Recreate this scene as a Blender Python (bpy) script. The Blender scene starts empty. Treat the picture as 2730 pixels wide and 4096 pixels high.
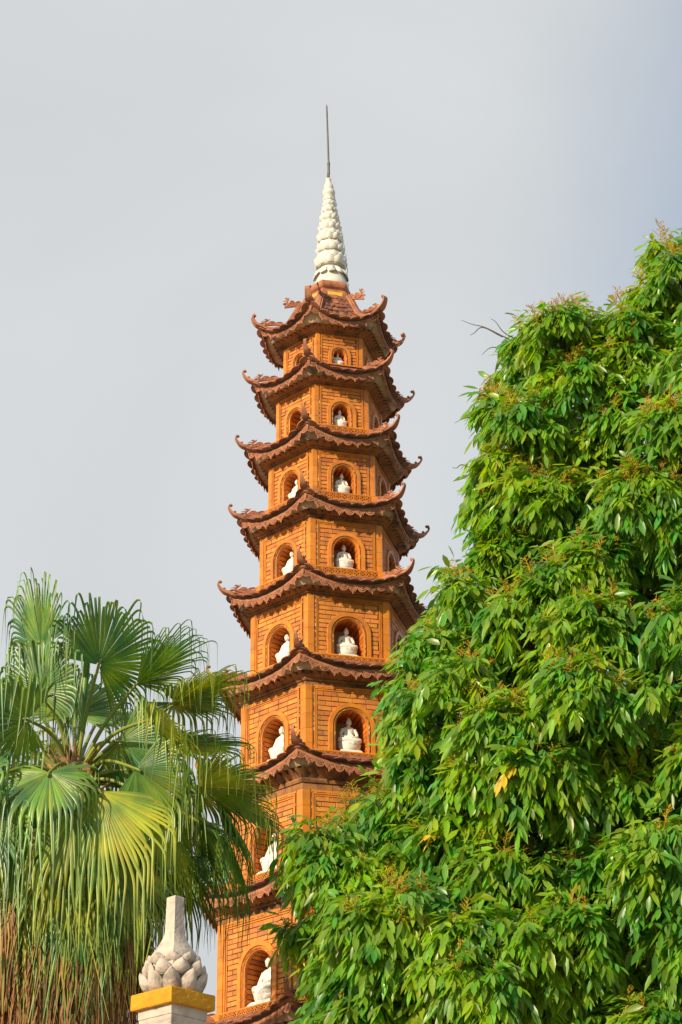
import bpy, math, random
import numpy as np
from mathutils import Vector, Matrix, Quaternion
random.seed(7); rng = np.random.default_rng(7)
C = bpy.context.scene.collection
scene = bpy.context.scene
rad = math.radians

# ------------------------------------------------------------------ camera
H = 1.6                                   # eye height above the ground
FPX, YAW, PITCH, ROLL = 9138.2, rad(0.311), rad(25.806), rad(-0.416)
PHI = rad(-15.31)                         # how the hexagonal tower is turned
DT = 20.0                                 # distance from the viewer to the tower's axis
cam = bpy.data.cameras.new('camera'); cam_ob = bpy.data.objects.new('camera', cam); C.objects.link(cam_ob)
cam.sensor_fit = 'VERTICAL'; cam.sensor_height = 36.0; cam.lens = FPX / 4096 * 36
cam.clip_start = 0.1; cam.clip_end = 5000
_f = Vector((math.sin(YAW) * math.cos(PITCH), math.cos(YAW) * math.cos(PITCH), math.sin(PITCH)))
_r = Vector((math.cos(YAW), -math.sin(YAW), 0)); _u = _r.cross(_f)
r2 = _r * math.cos(ROLL) + _u * math.sin(ROLL); u2 = -_r * math.sin(ROLL) + _u * math.cos(ROLL)
cam_ob.matrix_world = Matrix(((r2.x, u2.x, -_f.x, 0), (r2.y, u2.y, -_f.y, 0), (r2.z, u2.z, -_f.z, H), (0, 0, 0, 1)))
scene.camera = cam_ob
fN, rN, uN = np.array(_f), np.array(r2), np.array(u2)
def at(x, y, Y):
    """world point seen at photo position x, y and standing Y metres in front of the viewer"""
    d = fN + rN * (x - 1365) / FPX - uN * (y - 2048) / FPX
    return d * Y / d[1] + np.array([0, 0, H])
def project(P):
    P = np.asarray(P, float) - np.array([0, 0, H]); d = P @ fN
    return 1365 + FPX * (P @ rN) / d, 2048 - FPX * (P @ uN) / d

# ------------------------------------------------------------------ light
SUN_AZ, SUN_EL = rad(-42), rad(22.7)      # azimuth from the viewer's back, negative to the left
sdir = Vector((math.sin(SUN_AZ) * math.cos(SUN_EL), -math.cos(SUN_AZ) * math.cos(SUN_EL), math.sin(SUN_EL)))
sun = bpy.data.lights.new('sun', 'SUN'); sun_ob = bpy.data.objects.new('sun', sun); C.objects.link(sun_ob)
sun.energy = 5.0; sun.angle = rad(0.5); sun.color = (1.0, 0.83, 0.60)
sun_ob.rotation_euler = sdir.to_track_quat('Z', 'Y').to_euler(); sun_ob.location = (-8, -8, 20)
world = bpy.data.worlds.new('World'); scene.world = world; world.use_nodes = True
wn = world.node_tree; wn.nodes.clear(); WL = wn.links.new
def wnode(t, **k):
    n = wn.nodes.new(t)
    for a, b in k.items(): setattr(n, a, b)
    return n
sky = wnode('ShaderNodeTexSky', sky_type='NISHITA', sun_disc=False, sun_elevation=SUN_EL,
            sun_rotation=math.atan2(sdir.x, sdir.y), altitude=0, air_density=1.0, dust_density=1.0, ozone_density=1.0)
bg1 = wnode('ShaderNodeBackground'); bg1.inputs[1].default_value = 0.15; WL(sky.outputs[0], bg1.inputs[0])
bg2 = wnode('ShaderNodeBackground'); bg2.inputs[0].default_value = (0.566, 0.586, 0.592, 1); bg2.inputs[1].default_value = 1.0
nb = wnode('ShaderNodeTexNoise'); nb.inputs['Scale'].default_value = 3.1; nb.inputs['Detail'].default_value = 5; nb.inputs['Roughness'].default_value = 0.5; nb.inputs['Distortion'].default_value = 0.6
tcb = wnode('ShaderNodeTexCoord'); WL(tcb.outputs['Generated'], nb.inputs['Vector'])
mrb = wnode('ShaderNodeMapRange'); WL(nb.outputs[0], mrb.inputs[0]); mrb.inputs[1].default_value = 0.3; mrb.inputs[2].default_value = 0.7; mrb.inputs[3].default_value = 0.93; mrb.inputs[4].default_value = 1.06; WL(mrb.outputs[0], bg2.inputs[1])
geo = wnode('ShaderNodeTexCoord'); nz = wnode('ShaderNodeTexNoise'); nz.inputs['Scale'].default_value = 2.2
nz.inputs['Detail'].default_value = 6; nz.inputs['Roughness'].default_value = 0.5
WL(geo.outputs['Generated'], nz.inputs['Vector'])
dot = wnode('ShaderNodeVectorMath', operation='DOT_PRODUCT'); WL(geo.outputs['Generated'], dot.inputs[0])
dot.inputs[1].default_value = (1.0, 0.0, -0.25)          # the thin cloud sheet ends towards the right
m1 = wnode('ShaderNodeMath', operation='MULTIPLY_ADD'); WL(nz.outputs[0], m1.inputs[0]); m1.inputs[1].default_value = 0.22; WL(dot.outputs['Value'], m1.inputs[2])
mr = wnode('ShaderNodeMapRange', interpolation_type='SMOOTHSTEP'); WL(m1.outputs[0], mr.inputs[0])
mr.inputs[1].default_value = 0.02; mr.inputs[2].default_value = 0.20; mr.inputs[3].default_value = 0.97; mr.inputs[4].default_value = 0.30
mx = wnode('ShaderNodeMixShader'); WL(mr.outputs[0], mx.inputs[0]); WL(bg1.outputs[0], mx.inputs[1]); WL(bg2.outputs[0], mx.inputs[2])
out = wnode('ShaderNodeOutputWorld'); WL(mx.outputs[0], out.inputs[0])
vs = scene.view_settings; vs.view_transform = 'Standard'; vs.look = 'None'; vs.exposure = 0.25; vs.gamma = 1.0; vs.use_curve_mapping = False
scene.cycles.max_bounces = 6; scene.cycles.transparent_max_bounces = 4

# ------------------------------------------------------------------ materials
def material(name, col, col2=None, rough=0.7, dirt=None, dirt_amt=0.0, dirt_scale=6.0, bump=0.15, bump_scale=60.0, var=0.0,
             trans=None, trans_amt=0.0, spec=0.4, scale=12.0, coat=0.0, hue=0.0):
    m = bpy.data.materials.new(name); m.use_nodes = True; t = m.node_tree; t.nodes.clear(); L = t.links.new
    def N(ty, **k):
        n = t.nodes.new(ty)
        for a, b in k.items(): setattr(n, a, b)
        return n
    bs = N('ShaderNodeBsdfPrincipled'); o = N('ShaderNodeOutputMaterial')
    co = N('ShaderNodeNewGeometry')
    n1 = N('ShaderNodeTexNoise'); n1.inputs['Scale'].default_value = scale; n1.inputs['Detail'].default_value = 4; L(co.outputs['Position'], n1.inputs['Vector'])
    mix = N('ShaderNodeMix', data_type='RGBA'); mr = N('ShaderNodeMapRange'); L(n1.outputs[0], mr.inputs[0]); mr.inputs[1].default_value = 0.35; mr.inputs[2].default_value = 0.65
    L(mr.outputs[0], mix.inputs[0]); mix.inputs[6].default_value = (*col, 1); mix.inputs[7].default_value = (*(col2 or col), 1)
    c = mix.outputs[2]
    if var or hue:
        oi = N('ShaderNodeObjectInfo'); ad = N('ShaderNodeMath', operation='ADD'); L(oi.outputs['Random'], ad.inputs[0]); L(co.outputs['Random Per Island'], ad.inputs[1])
        fr = N('ShaderNodeMath', operation='FRACT'); L(ad.outputs[0], fr.inputs[0])
        hs = N('ShaderNodeHueSaturation'); L(c, hs.inputs['Color'])
        vm = N('ShaderNodeMapRange'); L(fr.outputs[0], vm.inputs[0]); vm.inputs[3].default_value = 1 - var; vm.inputs[4].default_value = 1 + var; L(vm.outputs[0], hs.inputs['Value'])
        m2 = N('ShaderNodeMath', operation='MULTIPLY'); L(fr.outputs[0], m2.inputs[0]); m2.inputs[1].default_value = 7.13
        f2 = N('ShaderNodeMath', operation='FRACT'); L(m2.outputs[0], f2.inputs[0])
        hm = N('ShaderNodeMapRange'); L(f2.outputs[0], hm.inputs[0]); hm.inputs[3].default_value = 0.5 - hue; hm.inputs[4].default_value = 0.5 + hue; L(hm.outputs[0], hs.inputs['Hue'])
        c = hs.outputs[0]
    if dirt:
        n2 = N('ShaderNodeTexNoise'); n2.inputs['Scale'].default_value = dirt_scale; n2.inputs['Detail'].default_value = 6; n2.inputs['Roughness'].default_value = 0.65
        L(co.outputs['Position'], n2.inputs['Vector'])
        r = N('ShaderNodeMapRange'); L(n2.outputs[0], r.inputs[0]); r.inputs[1].default_value = 0.62 - 0.3 * dirt_amt; r.inputs[2].default_value = 0.75 - 0.25 * dirt_amt
        r.inputs[4].default_value = min(0.9, 0.4 + dirt_amt)
        d = N('ShaderNodeMix', data_type='RGBA'); L(r.outputs[0], d.inputs[0]); L(c, d.inputs[6]); d.inputs[7].default_value = (*dirt, 1); c = d.outputs[2]
    L(c, bs.inputs['Base Color']); bs.inputs['Roughness'].default_value = rough; bs.inputs['Specular IOR Level'].default_value = spec
    bs.inputs['Coat Weight'].default_value = coat
    if bump:
        n3 = N('ShaderNodeTexNoise'); n3.inputs['Scale'].default_value = bump_scale; n3.inputs['Detail'].default_value = 4; L(co.outputs['Position'], n3.inputs['Vector'])
        b = N('ShaderNodeBump'); b.inputs['Strength'].default_value = bump; b.inputs['Distance'].default_value = 0.01; L(n3.outputs[0], b.inputs['Height']); L(b.outputs[0], bs.inputs['Normal'])
    if trans:
        tr = N('ShaderNodeBsdfTranslucent'); mm = N('ShaderNodeMix', data_type='RGBA', blend_type='MULTIPLY'); mm.inputs[0].default_value = 1
        L(c, mm.inputs[6]); mm.inputs[7].default_value = (*trans, 1); L(mm.outputs[2], tr.inputs[0])
        ms = N('ShaderNodeMixShader'); ms.inputs[0].default_value = trans_amt; L(bs.outputs[0], ms.inputs[1]); L(tr.outputs[0], ms.inputs[2]); L(ms.outputs[0], o.inputs[0])
    else: L(bs.outputs[0], o.inputs[0])
    return m
BLK = (0.035, 0.022, 0.016)
M = dict(
    lining=material('niche_brick', (0.66, 0.190, 0.020), (0.56, 0.150, 0.020), var=0.2, rough=0.6, dirt=(0.25, 0.08, 0.03), dirt_amt=0.15),
    brick=material('terracotta_brick', (0.60, 0.228, 0.040), (0.48, 0.168, 0.036), var=0.20, hue=0.008, dirt=(0.30, 0.14, 0.07), dirt_amt=0.28, rough=0.6),
    glaze=material('glazed_terracotta', (0.63, 0.225, 0.022), (0.54, 0.175, 0.022), var=0.12, rough=0.45, dirt=(0.30, 0.11, 0.035), dirt_amt=0.30, dirt_scale=3.5, bump=0.1, coat=0.1),
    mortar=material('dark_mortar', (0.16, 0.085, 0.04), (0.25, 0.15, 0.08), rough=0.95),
    red=material('red_terracotta', (0.44, 0.185, 0.095), (0.29, 0.115, 0.060), var=0.12, dirt=BLK, dirt_amt=0.15, rough=0.75, dirt_scale=9),
    tile=material('clay_roof_tile', (0.34, 0.130, 0.065), (0.20, 0.080, 0.048), var=0.28, hue=0.01, dirt=BLK, dirt_amt=0.42, rough=0.8, dirt_scale=14),
    cornice=material('weathered_cornice_clay', (0.36, 0.155, 0.050), (0.22, 0.100, 0.045), dirt=BLK, dirt_amt=0.36, rough=0.85, dirt_scale=5),
    plaster=material('stained_soffit_plaster', (0.56, 0.40, 0.27), (0.46, 0.32, 0.21), dirt=(0.05, 0.035, 0.02), dirt_amt=0.40, rough=0.9, dirt_scale=4.0),  # brown base carries warm bounced light; the dark blotches are stains
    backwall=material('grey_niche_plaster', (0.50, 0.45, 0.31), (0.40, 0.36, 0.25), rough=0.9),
    marble=material('white_marble', (0.80, 0.77, 0.70), (0.74, 0.71, 0.64), rough=0.5, bump=0.05),
    spire=material('white_glazed_ceramic', (0.70, 0.68, 0.60), (0.60, 0.59, 0.51), rough=0.38, dirt=(0.20, 0.16, 0.10), dirt_amt=0.24, dirt_scale=22, bump=0.05, var=0.05),
    metal=material('weathered_rod_metal', (0.10, 0.105, 0.10), (0.07, 0.07, 0.07), rough=0.5),
    rust=material('rusty_metal', (0.22, 0.09, 0.05), (0.12, 0.06, 0.04), rough=0.8),
    yellow=material('yellow_plate', (0.75, 0.46, 0.05), (0.66, 0.38, 0.04), rough=0.6),
    led=material('cream_rope_light', (0.52, 0.42, 0.20), (0.34, 0.24, 0.10), rough=0.5, var=0.3),
    wire=material('dark_cable_and_gap', (0.06, 0.045, 0.03), rough=0.7),  # cables, and the painted shadow gap under the eave tiles
    ochre=material('ochre_paint', (0.62, 0.30, 0.010), (0.52, 0.235, 0.008), rough=0.8, bump=0.5, bump_scale=45, dirt=(0.22, 0.11, 0.01), dirt_amt=0.12, dirt_scale=22),
    budstone=material('aged_carved_plaster', (0.54, 0.46, 0.39), (0.42, 0.36, 0.30), rough=0.9, bump=0.8, bump_scale=35, dirt=(0.12, 0.10, 0.075), dirt_amt=0.30, dirt_scale=12),
    white=material('whitewashed_plaster', (0.56, 0.49, 0.41), (0.45, 0.39, 0.33), rough=0.9, bump=0.6, bump_scale=40, dirt=(0.15, 0.12, 0.09), dirt_amt=0.30, dirt_scale=9),
    palm=material('green_palm_leaf', (0.160, 0.265, 0.030), (0.050, 0.150, 0.045), var=0.35, hue=0.025, rough=0.36, trans=(2.6, 2.5, 0.5), trans_amt=0.20, bump=0, spec=0.5, scale=4),
    palmyel=material('yellow_sunlit_palm_leaf', (0.36, 0.40, 0.030), (0.13, 0.24, 0.035), var=0.30, hue=0.025, rough=0.4, trans=(2.0, 1.8, 0.5), trans_amt=0.22, bump=0, scale=4),  # paler yellow-green painted in for sunlit fronds, also on half-dry ones
    petiole=material('palm_leaf_stalk', (0.16, 0.22, 0.03), (0.22, 0.24, 0.03), rough=0.45, bump=0),
    dead=material('dry_palm_leaf', (0.36, 0.20, 0.075), (0.22, 0.12, 0.045), var=0.35, hue=0.015, rough=0.8, trans=(1.4, 1.1, 0.7), trans_amt=0.2, bump=0, scale=5),
    fibre=material('palm_fibre', (0.42, 0.25, 0.12), (0.17, 0.09, 0.045), rough=0.95, bump=0.8, bump_scale=30),
    leaf=material('longan_leaf', (0.235, 0.370, 0.012), (0.085, 0.250, 0.035), var=0.36, hue=0.032, rough=0.38, trans=(2.2, 2.0, 0.3), trans_amt=0.40, bump=0, spec=0.75, scale=2.5),
    oldleaf=material('yellowed_leaf', (0.50, 0.38, 0.02), (0.46, 0.26, 0.02), var=0.2, rough=0.5, bump=0),
    flower=material('dry_flower_stalk', (0.52, 0.35, 0.020), (0.42, 0.24, 0.02), rough=0.8, var=0.2, bump=0),
    bark=material('brown_bark', (0.14, 0.10, 0.07), (0.08, 0.055, 0.04), rough=0.95, bump=0.8, bump_scale=20),
    shrub=material('shrub_leaf', (0.07, 0.17, 0.02), (0.045, 0.12, 0.02), var=0.3, hue=0.02, rough=0.4, trans=(2, 2, 0.6), trans_amt=0.3, bump=0),
    ground=material('courtyard_ground', (0.40, 0.34, 0.26), (0.30, 0.26, 0.20), rough=0.95, scale=0.6, bump=0.2, bump_scale=8),
)

# ------------------------------------------------------------------ mesh helpers
class MB:
    def __init__(s): s.v = []; s.f = []; s.n = 0
    def add(s, v, f):
        v = np.asarray(v, float).reshape(-1, 3)
        s.v.append(v); s.f.extend([tuple(int(i) + s.n for i in q) for q in f]); s.n += len(v); return s
    def mesh(s, name, m, smooth=False):
        me = bpy.data.meshes.new(name)
        me.from_pydata(np.concatenate(s.v).tolist() if s.v else [], [], s.f); me.materials.append(m)
        if smooth: me.polygons.foreach_set('use_smooth', [True] * len(me.polygons))
        me.update(); return me
    def build(s, name, m, parent=None, smooth=False, kind=None):
        o = bpy.data.objects.new(name, s.mesh(name, m, smooth)); C.objects.link(o)
        if parent: o.parent = parent
        if kind: o['kind'] = kind
        return o
def inst(name, me, parent, mat=None):
    o = bpy.data.objects.new(name, me); C.objects.link(o); o.parent = parent
    if mat is not None: o.matrix_local = mat
    return o
def empty(name, loc, label=None, cat=None, group=None):
    o = bpy.data.objects.new(name, None); C.objects.link(o); o.location = loc; o.empty_display_size = 0.2
    if label: o['label'] = label
    if cat: o['category'] = cat
    if group: o['group'] = group
    return o
def arr_mesh(name, V, F, m, smooth=True):
    V = np.asarray(V, np.float32).reshape(-1, 3); F = np.asarray(F, np.int32)
    me = bpy.data.meshes.new(name); k = F.shape[1]
    me.vertices.add(len(V)); me.vertices.foreach_set('co', V.ravel())
    me.loops.add(F.size); me.loops.foreach_set('vertex_index', F.ravel())
    me.polygons.add(len(F)); me.polygons.foreach_set('loop_start', np.arange(0, F.size, k, dtype=np.int32))
    me.polygons.foreach_set('loop_total', np.full(len(F), k, np.int32))
    me.polygons.foreach_set('use_smooth', np.full(len(F), smooth))
    me.materials.append(m); me.update(calc_edges=True); me.validate(); return me
def unit(a): a = np.asarray(a, float); return a / (np.linalg.norm(a, axis=-1, keepdims=True) + 1e-12)
def tube(mb, P, R, n=6, flat=None):
    """swept tube along P with radii R; flat = (axis, factor) squashes the section along an axis"""
    P = np.asarray(P, float); R = np.broadcast_to(np.asarray(R, float), (len(P),)); T = unit(np.gradient(P, axis=0))
    a = np.array([0, 0, 1.0]) if abs(T[0][2]) < 0.9 else np.array([1.0, 0, 0]); X = unit(np.cross(T[0], a)); V = []
    for i in range(len(P)):
        X = unit(X - T[i] * (X @ T[i])); Y = np.cross(T[i], X)
        for k in range(n):
            q = 2 * math.pi * k / n; d = (X * math.cos(q) + Y * math.sin(q)) * R[i]
            if flat is not None: d = d - flat[0] * (d @ flat[0]) * (1 - flat[1])
            V.append(P[i] + d)
    F = [(i * n + k, i * n + (k + 1) % n, (i + 1) * n + (k + 1) % n, (i + 1) * n + k) for i in range(len(P) - 1) for k in range(n)]
    F += [tuple(range(n - 1, -1, -1)), tuple((len(P) - 1) * n + k for k in range(n))]
    mb.add(V, F)
def lathe(mb, prof, n=24, c=(0, 0), lean=None):
    V = []; 
    for r, z in prof:
        ox, oy = c if lean is None else (c[0] + lean(z), c[1])
        for k in range(n):
            q = 2 * math.pi * k / n; V.append((ox + r * math.cos(q), oy + r * math.sin(q), z))
    m = len(prof)
    F = [(i * n + k, i * n + (k + 1) % n, (i + 1) * n + (k + 1) % n, (i + 1) * n + k) for i in range(m - 1) for k in range(n)]
    F += [tuple(range(n - 1, -1, -1)), tuple((m - 1) * n + k for k in range(n))]
    mb.add(V, F)
def catmull(P, n=6):
    P = np.asarray(P, float); Q = np.vstack([2 * P[0] - P[1], P, 2 * P[-1] - P[-2]]); o = []
    for i in range(1, len(Q) - 2):
        for t in np.linspace(0, 1, n, endpoint=False):
            a, b, c, d = Q[i - 1:i + 3]
            o.append(0.5 * (2 * b + (c - a) * t + (2 * a - 5 * b + 4 * c - d) * t * t + (3 * b - a - 3 * c + d) * t ** 3))
    o.append(P[-1]); return np.array(o)
BOXF = [(0, 3, 2, 1), (4, 5, 6, 7), (0, 1, 5, 4), (1, 2, 6, 5), (2, 3, 7, 6), (3, 0, 4, 7)]

# ------------------------------------------------------------------ ground
g = MB(); g.add([(-1500, -1500, 0), (1500, -1500, 0), (1500, 1500, 0), (-1500, 1500, 0)], [(0, 1, 2, 3)])
g.build('ground', M['ground'])['kind'] = 'structure'

# ================================================================== PAGODA
c30 = math.cos(math.pi / 6); T30 = math.tan(math.pi / 6)
TIP = {1: (11.745, .791), 2: (11.099, .854), 3: (10.363, .922), 4: (9.606, .985), 5: (8.791, 1.084), 6: (7.92, 1.185), 7: (6.982, 1.275), 8: (5.89, 1.367), 9: (4.713, 1.471)}
BODY = {1: (11.415, .455), 2: (10.803, .526), 3: (10.055, .599), 4: (9.282, .679), 5: (8.468, .759), 6: (7.559, .84), 7: (6.537, .936), 8: (5.492, 1.025), 9: (4.28, 1.11)}
NICHE = {1: (11.08, 11.252, .060, .115), 2: (10.36, 10.61, .082, .147), 3: (9.61, 9.905, .101, .165), 4: (8.795, 9.108, .118, .182),
         5: (7.891, 8.253, .139, .210), 6: (6.937, 7.335, .145, .218), 7: (5.874, 6.31, .155, .23), 8: (4.696, 5.177, .167, .25)}
pagoda = empty('pagoda', (0, DT, 0), 'tall orange terracotta brick pagoda with curved tiled eaves and a white lotus spire', 'pagoda')
def fr(j):
    a = PHI + (j - .5) * math.pi / 3
    return np.array([math.sin(a), -math.cos(a), 0]), np.array([math.cos(a), math.sin(a), 0])
FR = [fr(j) for j in range(6)]
def cdir(j):
    a = PHI + (j - 1) * math.pi / 3; return np.array([math.sin(a), -math.cos(a), 0])
def fp(j, a, u, z, w=0):
    n, t = FR[j]; return n * (a + w) + t * u + np.array([0, 0, z + H])
def face_matrix(j, a, u, z, w, sc=(1, 1, 1), rot=None):
    n, t = FR[j]; p = fp(j, a, u, z, w)
    m = Matrix(((t[0], 0, n[0], p[0]), (t[1], 0, n[1], p[1]), (0, 1, 0, p[2]), (0, 0, 0, 1)))   # x along the wall, y up, z outwards
    if rot is not None: m = m @ rot
    return m @ Matrix.Diagonal((*sc, 1))
def prism(mb, j, a, u0, u1, z0, z1, w0, w1, m0=False, m1=False):
    """block on face j; m0/m1: that end is mitred at the hexagon's corner"""
    def U(u, w, e, m): return (-(a + w) * T30 if e == 0 else (a + w) * T30) if m else u
    V = []
    for z in (z0, z1):
        for (w, e) in ((w1, 0), (w1, 1), (w0, 1), (w0, 0)):
            V.append(fp(j, a, U((u0, u1)[e], w, e, (m0, m1)[e]), z, w))
    mb.add(V, BOXF)
def hexloft(mb, prof, caps=True):
    V = [cdir(j) * r + np.array([0, 0, z + H]) for r, z in prof for j in range(6)]; m = len(prof)
    F = [(i * 6 + k, i * 6 + (k + 1) % 6, (i + 1) * 6 + (k + 1) % 6, (i + 1) * 6 + k) for i in range(m - 1) for k in range(6)]
    if caps: F += [(5, 4, 3, 2, 1, 0), tuple((m - 1) * 6 + k for k in range(6))]
    mb.add(V, F)
def arch_path(h, z0, zt, n=14):
    """left jamb up, over, right jamb down: list of (u, z, normal_u, normal_z)"""
    zs = zt - h; P = [(-h, z0, -1, 0), (-h, (z0 + zs) / 2, -1, 0), (-h, zs, -1, 0)]
    for i in range(1, n):
        q = math.pi * (1 - i / n); P.append((h * math.cos(q), zs + h * math.sin(q), math.cos(q), math.sin(q)))
    return P + [(h, zs, 1, 0), (h, (z0 + zs) / 2, 1, 0), (h, z0, 1, 0)]
def sweep_face(mb, j, a, path, prof):
    """profile (e, w) swept along a path on face j; e runs along the path's own normal"""
    V = [fp(j, a, u + e * nu, z + e * nz_, w) for (u, z, nu, nz_) in path for (e, w) in prof]; k = len(prof)
    mb.add(V, [(i * k + q, i * k + q + 1, (i + 1) * k + q + 1, (i + 1) * k + q) for i in range(len(path) - 1) for q in range(k - 1)])

# shared pieces ---------------------------------------------------
def brick_mesh(seed):
    r = random.Random(seed); mb = MB(); c = 0.06
    jit = lambda: r.uniform(-.03, .03)
    V = [(-.5, -.5, 0), (.5, -.5, 0), (.5, .5, 0), (-.5, .5, 0)]
    V += [(-.5 + abs(jit()) * .3, -.5 + jit(), .8), (.5 - abs(jit()) * .3, -.5 + jit(), .8), (.5 - abs(jit()) * .3, .5 + jit(), .8), (-.5 + abs(jit()) * .3, .5 + jit(), .8)]
    V += [(-.5 + .02, -.5 + c, 1), (.5 - .02, -.5 + c, 1), (.5 - .02, .5 - c, 1), (-.5 + .02, .5 - c, 1)]
    F = [(0, 1, 5, 4), (1, 2, 6, 5), (2, 3, 7, 6), (3, 0, 4, 7), (4, 5, 9, 8), (5, 6, 10, 9), (6, 7, 11, 10), (7, 4, 8, 11), (8, 9, 10, 11)]
    mb.add(V, F); return mb
BR = [brick_mesh(i) for i in range(6)]; BRM = [b.mesh('brick', M['brick']) for b in BR]
def tongue(n=8):
    """roof tile: x across (1 wide), y outwards (tip at y = 0, tail at -1), arched, z up"""
    V = []; F = []; st = []
    for i in range(n + 1):
        q = math.pi * i / n; st.append((-.5 * math.cos(q), .42 * math.sin(q) - .42))
    st = [(-.5, -1.0)] + st + [(.5, -1.0)]
    for top in (0, 1):
        for x, y in st: V.append((x, y, (.20 if top else 0) + .10 * (1 - (2 * x) ** 2)))
    k = len(st)
    F.append(tuple(range(k, 2 * k))); F.append(tuple(range(k - 1, -1, -1)))
    F += [(i, i + 1, k + i + 1, k + i) for i in range(k - 1)]
    mb = MB(); mb.add(V, F); return mb
TG = tongue(); TGM = TG.mesh('roof_tile', M['tile'])
TGV = np.concatenate(TG.v)
def curl(c, r0, r1, a0, turns, n=12):
    return [(c[0] + (r0 + (r1 - r0) * i / n) * math.cos(a0 + turns * 2 * math.pi * i / n), c[1] + (r0 + (r1 - r0) * i / n) * math.sin(a0 + turns * 2 * math.pi * i / n)) for i in range(n + 1)]
def relief(strokes, depth=.5, n=5):
    """flat carved ornament in the x-y plane from tapered strokes"""
    mb = MB()
    for pts, ra, rb in strokes:
        P = catmull([(x, y, 0) for x, y in pts], 3) if len(pts) < 8 else np.array([(x, y, 0) for x, y in pts])
        tube(mb, P, np.linspace(ra, rb, len(P)), n, (np.array([0, 0, 1.0]), depth))
    return mb
# valance pendants, one unit wide, hanging down from y = 0
def arc(cx, cy, rx, ry, a0, a1, n=9): return [(cx + rx * math.cos(rad(a0 + (a1 - a0) * i / n)), cy + ry * math.sin(rad(a0 + (a1 - a0) * i / n))) for i in range(n + 1)]
pa = relief([(arc(0, -.12, .44, .44, 180, 360), .07, .07), (arc(0, -.12, .27, .26, 180, 360), .055, .055), (arc(0, -.10, .11, .11, 180, 360), .05, .05),
             ([(-.5, -.05), (-.38, -.02), (-.2, -.08), (0, -.03), (.2, -.08), (.38, -.02), (.5, -.05)], .05, .05), ([(0, -.05), (0, -.2)], .07, .05),
             (curl((-.42, -.2), .10, .03, 1.2, 1.1), .03, .02), (curl((.42, -.2), .10, .03, 1.9, -1.1), .03, .02)], .8, 5)
pa.add([(x, y, -.03) for x, y in [(-.5, 0), (-.46, -.2), (-.34, -.38), (-.15, -.5), (.15, -.5), (.34, -.38), (.46, -.2), (.5, 0)]], [(0, 1, 2, 3, 4, 5, 6, 7)])
pb = relief([([(-.5, -.08), (-.40, -.30), (-.22, -.40), (-.08, -.52), (0, -.78)], .08, .045), ([(.5, -.08), (.40, -.30), (.22, -.40), (.08, -.52), (0, -.78)], .08, .045),
             (curl((-.2, -.2), .14, .03, 2.2, 1.3), .055, .035), (curl((.2, -.2), .14, .03, .9, -1.3), .055, .035),
             ([(-.5, -.05), (-.25, -.03), (0, -.10), (.25, -.03), (.5, -.05)], .05, .05), ([(0, -.3), (0, -.5)], .05, .02),
             ([(-.36, -.3), (-.30, -.48), (-.16, -.60)], .035, .01), ([(.36, -.3), (.30, -.48), (.16, -.60)], .035, .01)], .8, 5)
pb.add([(x, y, -.03) for x, y in [(-.5, 0), (-.44, -.22), (-.2, -.38), (0, -.58), (.2, -.38), (.44, -.22), (.5, 0)]], [(0, 1, 2, 3, 4, 5, 6)])
PEN = [pa, pb]; PENM = [pa.mesh('valance_pendant', M['red']), pb.mesh('valance_pendant', M['red'])]
# ridge ornament: x outwards 0..1, y up
orn = relief([(curl((.16, .22), .14, .04, .4, 1.4), .05, .03), (curl((.52, .30), .13, .04, 2.8, -1.3), .05, .03), (curl((.88, .16), .12, .03, 1.0, 1.2), .045, .02), ([(.3, .1), (.5, .22), (.68, .16), (.9, .3)], .05, .03), ([(0, .02), (.25, .03), (.6, .02), (1.0, .0)], 0.053, 0.055), ([(0, .02), (.05, .10), (.16, .13), (.22, .07), (.15, .04)], 0.053, 0.034),
              ([(.10, .03), (.26, .10), (.33, .24), (.26, .31), (.20, .25)], 0.060, 0.034), ([(.30, .05), (.42, .14), (.46, .28), (.40, .36)], 0.060, 0.023),
              (curl((.42, .16), .12, .03, 0, 1.2), 0.053, 0.036), (curl((.62, .17), .13, .03, 2.5, -1.2), 0.060, 0.036),
              ([(.55, .05), (.72, .12), (.80, .28), (.74, .42), (.66, .52), (.70, .62), (.80, .60)], 0.083, 0.034),
              ([(.74, .42), (.84, .46), (.95, .44)], 0.045, 0.017), ([(.70, .5), (.60, .58), (.58, .68)], 0.045, 0.014), ([(.72, .55), (.74, .72)], 0.045, 0.014),
              ([(.80, .28), (.92, .30), (1.0, .24), (.94, .18)], 0.053, 0.027), ([(.6, .3), (.52, .38), (.52, .46)], 0.045, 0.017), ([(.33, .24), (.42, .30), (.54, .30)], 0.053, 0.027)], .85, 5)
ORNM = orn.mesh('ridge_ornament', M['red'])
def unitpetal(nu=5, nv=5, fold=0.0, tipc=.35, plump=False):
    """bulging pointed petal: x across -.5...5, y up 0..1, z outwards"""
    V = []
    for i in range(nv + 1):
        v = i / nv; w = .5 * (math.sin(math.pi * min(1, .22 + .78 * v) ** 1.0) ** .55 if v < 1 else 0.0)
        if plump: w = (.5 * (1 - ((v - .36) / .64) ** 1.9) ** .9 if v > .36 else .5 * (1 - ((.36 - v) / .44) ** 2) ** .5) if v < 1 else 0
        if i == nv: w = 0.012
        for k in range(nu + 1):
            s = -1 + 2 * k / nu
            V.append((s * w, v + (-.0), .34 * math.sin(math.pi * min(1, v * .95 + .05)) ** .7 * (1 - s * s * .85) + (tipc * v ** 4)))
    F = [(i * (nu + 1) + k, i * (nu + 1) + k + 1, (i + 1) * (nu + 1) + k + 1, (i + 1) * (nu + 1) + k) for i in range(nv) for k in range(nu)]
    mb = MB(); mb.add(V, F); return mb
PT = unitpetal(); PTV = np.concatenate(PT.v)

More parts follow.
